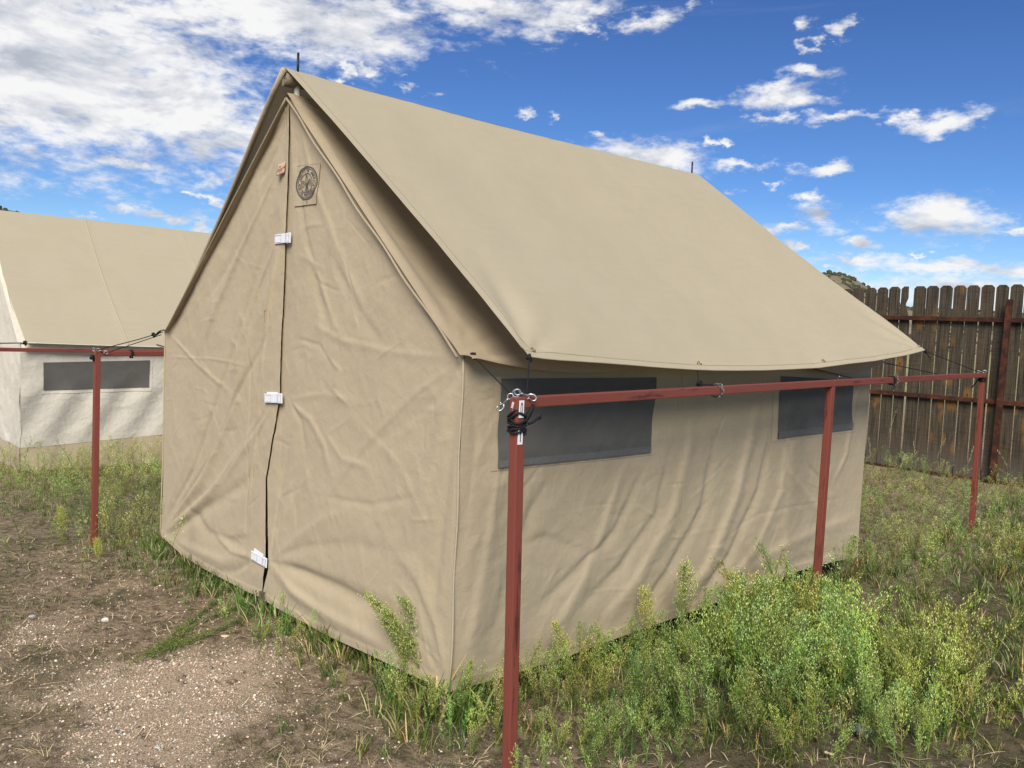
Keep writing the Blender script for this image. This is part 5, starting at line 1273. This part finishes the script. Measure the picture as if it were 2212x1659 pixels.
# yellow flowers, silvery plant, broad leaves
def flower(U, V, r, label, z=.05, c=(.75, .45, .02), seed=1, petals=6):
    p = up(U, V, 'z', z); f_ = empty('wild_flower', (p[0], p[1], float(gz(p[0], p[1]))), label, 'flower', 'small yellow wild flowers'); g0 = Vector(f_.location); top_ = Vector((p[0], p[1], z))
    m_ = MB(); m_.tube([g0, g0.lerp(top_, .5)+Vector((.004, 0, 0)), top_], .0012, 5); m_.build('stem', simple('flower_stem', (.08, .11, .03)), f_)
    mt = simple('petal_'+str(seed), c, .6); m_ = MB()
    for k in range(petals):
        a = 2*pi*k/petals; d = Vector((cos(a), sin(a), .25)); sd_ = Vector((-sin(a), cos(a), 0)); m_.add([top_, top_+d*r*.6+sd_*r*.35, top_+d*r, top_+d*r*.6-sd_*r*.35], [(0, 1, 2, 3)])
    m_.build('petals', mt, f_); m_ = MB(); m_.tube([top_-Vector((0, 0, .002)), top_+Vector((0, 0, .003))], r*.3, 8); m_.build('flower_centre', mt, f_)
flower(1787, 1524, .009, 'bright yellow flower low in the weeds at lower right')
flower(862, 1404, .007, 'orange yellow flower head against the hem by the feathery weed', .10, (.50, .26, .03), 2)
flower(2012, 1281, .008, 'yellow seed head among weeds right of the middle post', .12, (.42, .30, .05), 3)
def rosette(U, V, s, c, label, name, cat, n=14, seed=1, tall=.6, wdt=.22):
    p = up(U, V, 'z', 0); A = Acc(); g = np.random.default_rng(seed)
    for i in range(n):
        a = i*2.4; L = g.uniform(.6, 1.0); d = np.array([cos(a), sin(a), 0]); path = [d*.03, d*L*.4+np.array([0, 0, tall*.7*L]), d*L*.8+np.array([0, 0, tall*L]), d*L+np.array([0, 0, tall*.75*L])]
        A.add(*ribbon(path, [wdt*.25, wdt*.8, wdt, wdt*.1], np.array([0, 0, 1.])+d*.2), np.array(c)*g.uniform(.7, 1.35))
    V_, F, Cc = A.get(); o_ = np_mesh(name, V_*s, F, M_plant, smooth=False, colr=Cc); o_.location = (p[0], p[1], float(gz(p[0], p[1]))); return tag(o_, label, cat)
rosette(1862, 1600, .055, (.17, .21, .18), 'silvery grey green sage seedling at the bottom right', 'sage_plant', 'plant', 26, 3, .9, .10)
rosette(1360, 1412, .11, (.035, .075, .022), 'broad leaved dark green plant tucked under the side wall hem', 'broadleaf_plant', 'plant', 13, 4, .8, .20)
rosette(1330, 1425, .09, (.03, .065, .02), 'small lobed leaf plant left of the broad leaved one under the hem', 'broadleaf_plant', 'plant', 9, 6, 1.0, .16)
# trailing stems lying across the gravel
def trail(pts, label, seed):
    A = Acc(); g = np.random.default_rng(seed); P_ = [up(U, V, 'z', 0) for U, V in pts]; P_ = [np.array([q[0], q[1], float(gz(q[0], q[1]))+.012]) for q in P_]; o0 = P_[0].copy()
    full = [P_[i]*(1-k/16)+P_[i+1]*k/16 for i in range(len(P_)-1) for k in range(16)]+[P_[-1]]; full = [q-o0 for q in full]; A.add(*tri_tube(full[::4], .0022, .0012), STEM*.6)
    N = len(full)
    for i in range(520):
        t_ = g.random(); q = full[int(t_*(N-1))]+g.normal(0, .005+.016*t_, 3)*np.array([1, 1, .5]); q[2] = abs(q[2])+.002; aa = g.uniform(0, 2*pi); L = g.uniform(.008, .02)
        dd = np.array([cos(aa), sin(aa), g.uniform(0, .5)]); A.add(*ribbon([q, q+dd*L*.6, q+dd*L], [.0008, .0020, .0004], np.array([0, 0, 1.])), GREEN*g.uniform(.5, 1.2))
        if t_ > .45: A.add(OCT*g.uniform(.0014, .0028)+q+g.normal(0, .006, 3)*np.array([1, 1, .3]), OCF, (LITE*g.uniform(.7, 1.4)+np.array([.03, .04, 0])))
    V_, F, Cc = A.get(); o_ = np_mesh('trailing_weed', V_, F, M_plant, smooth=False, colr=np.clip(Cc, 0, 1)); o_.location = o0; tag(o_, label, 'weed', 'green stems trailing over the gravel')
trail([(510,1325),(440,1348),(375,1400),(330,1430)], 'green stem trailing down left from the tent hem, the upper of two', 51)
trail([(545,1335),(480,1368),(420,1395),(362,1415)], 'green stem trailing over the gravel below the door, the lower of two', 52)
trail([(470,1300),(435,1330),(400,1365),(355,1400),(290,1440)], 'long darker stem trailing left toward the bare soil', 53)

print('TRIS', sum(sum(len(p.vertices)-2 for p in m.polygons) for m in bpy.data.meshes))
S.render.resolution_x = 1024; S.render.resolution_y = 768
S.render.engine = 'CYCLES'
S.cycles.max_bounces = 5; S.cycles.diffuse_bounces = 3; S.cycles.transmission_bounces = 3; S.cycles.glossy_bounces = 2
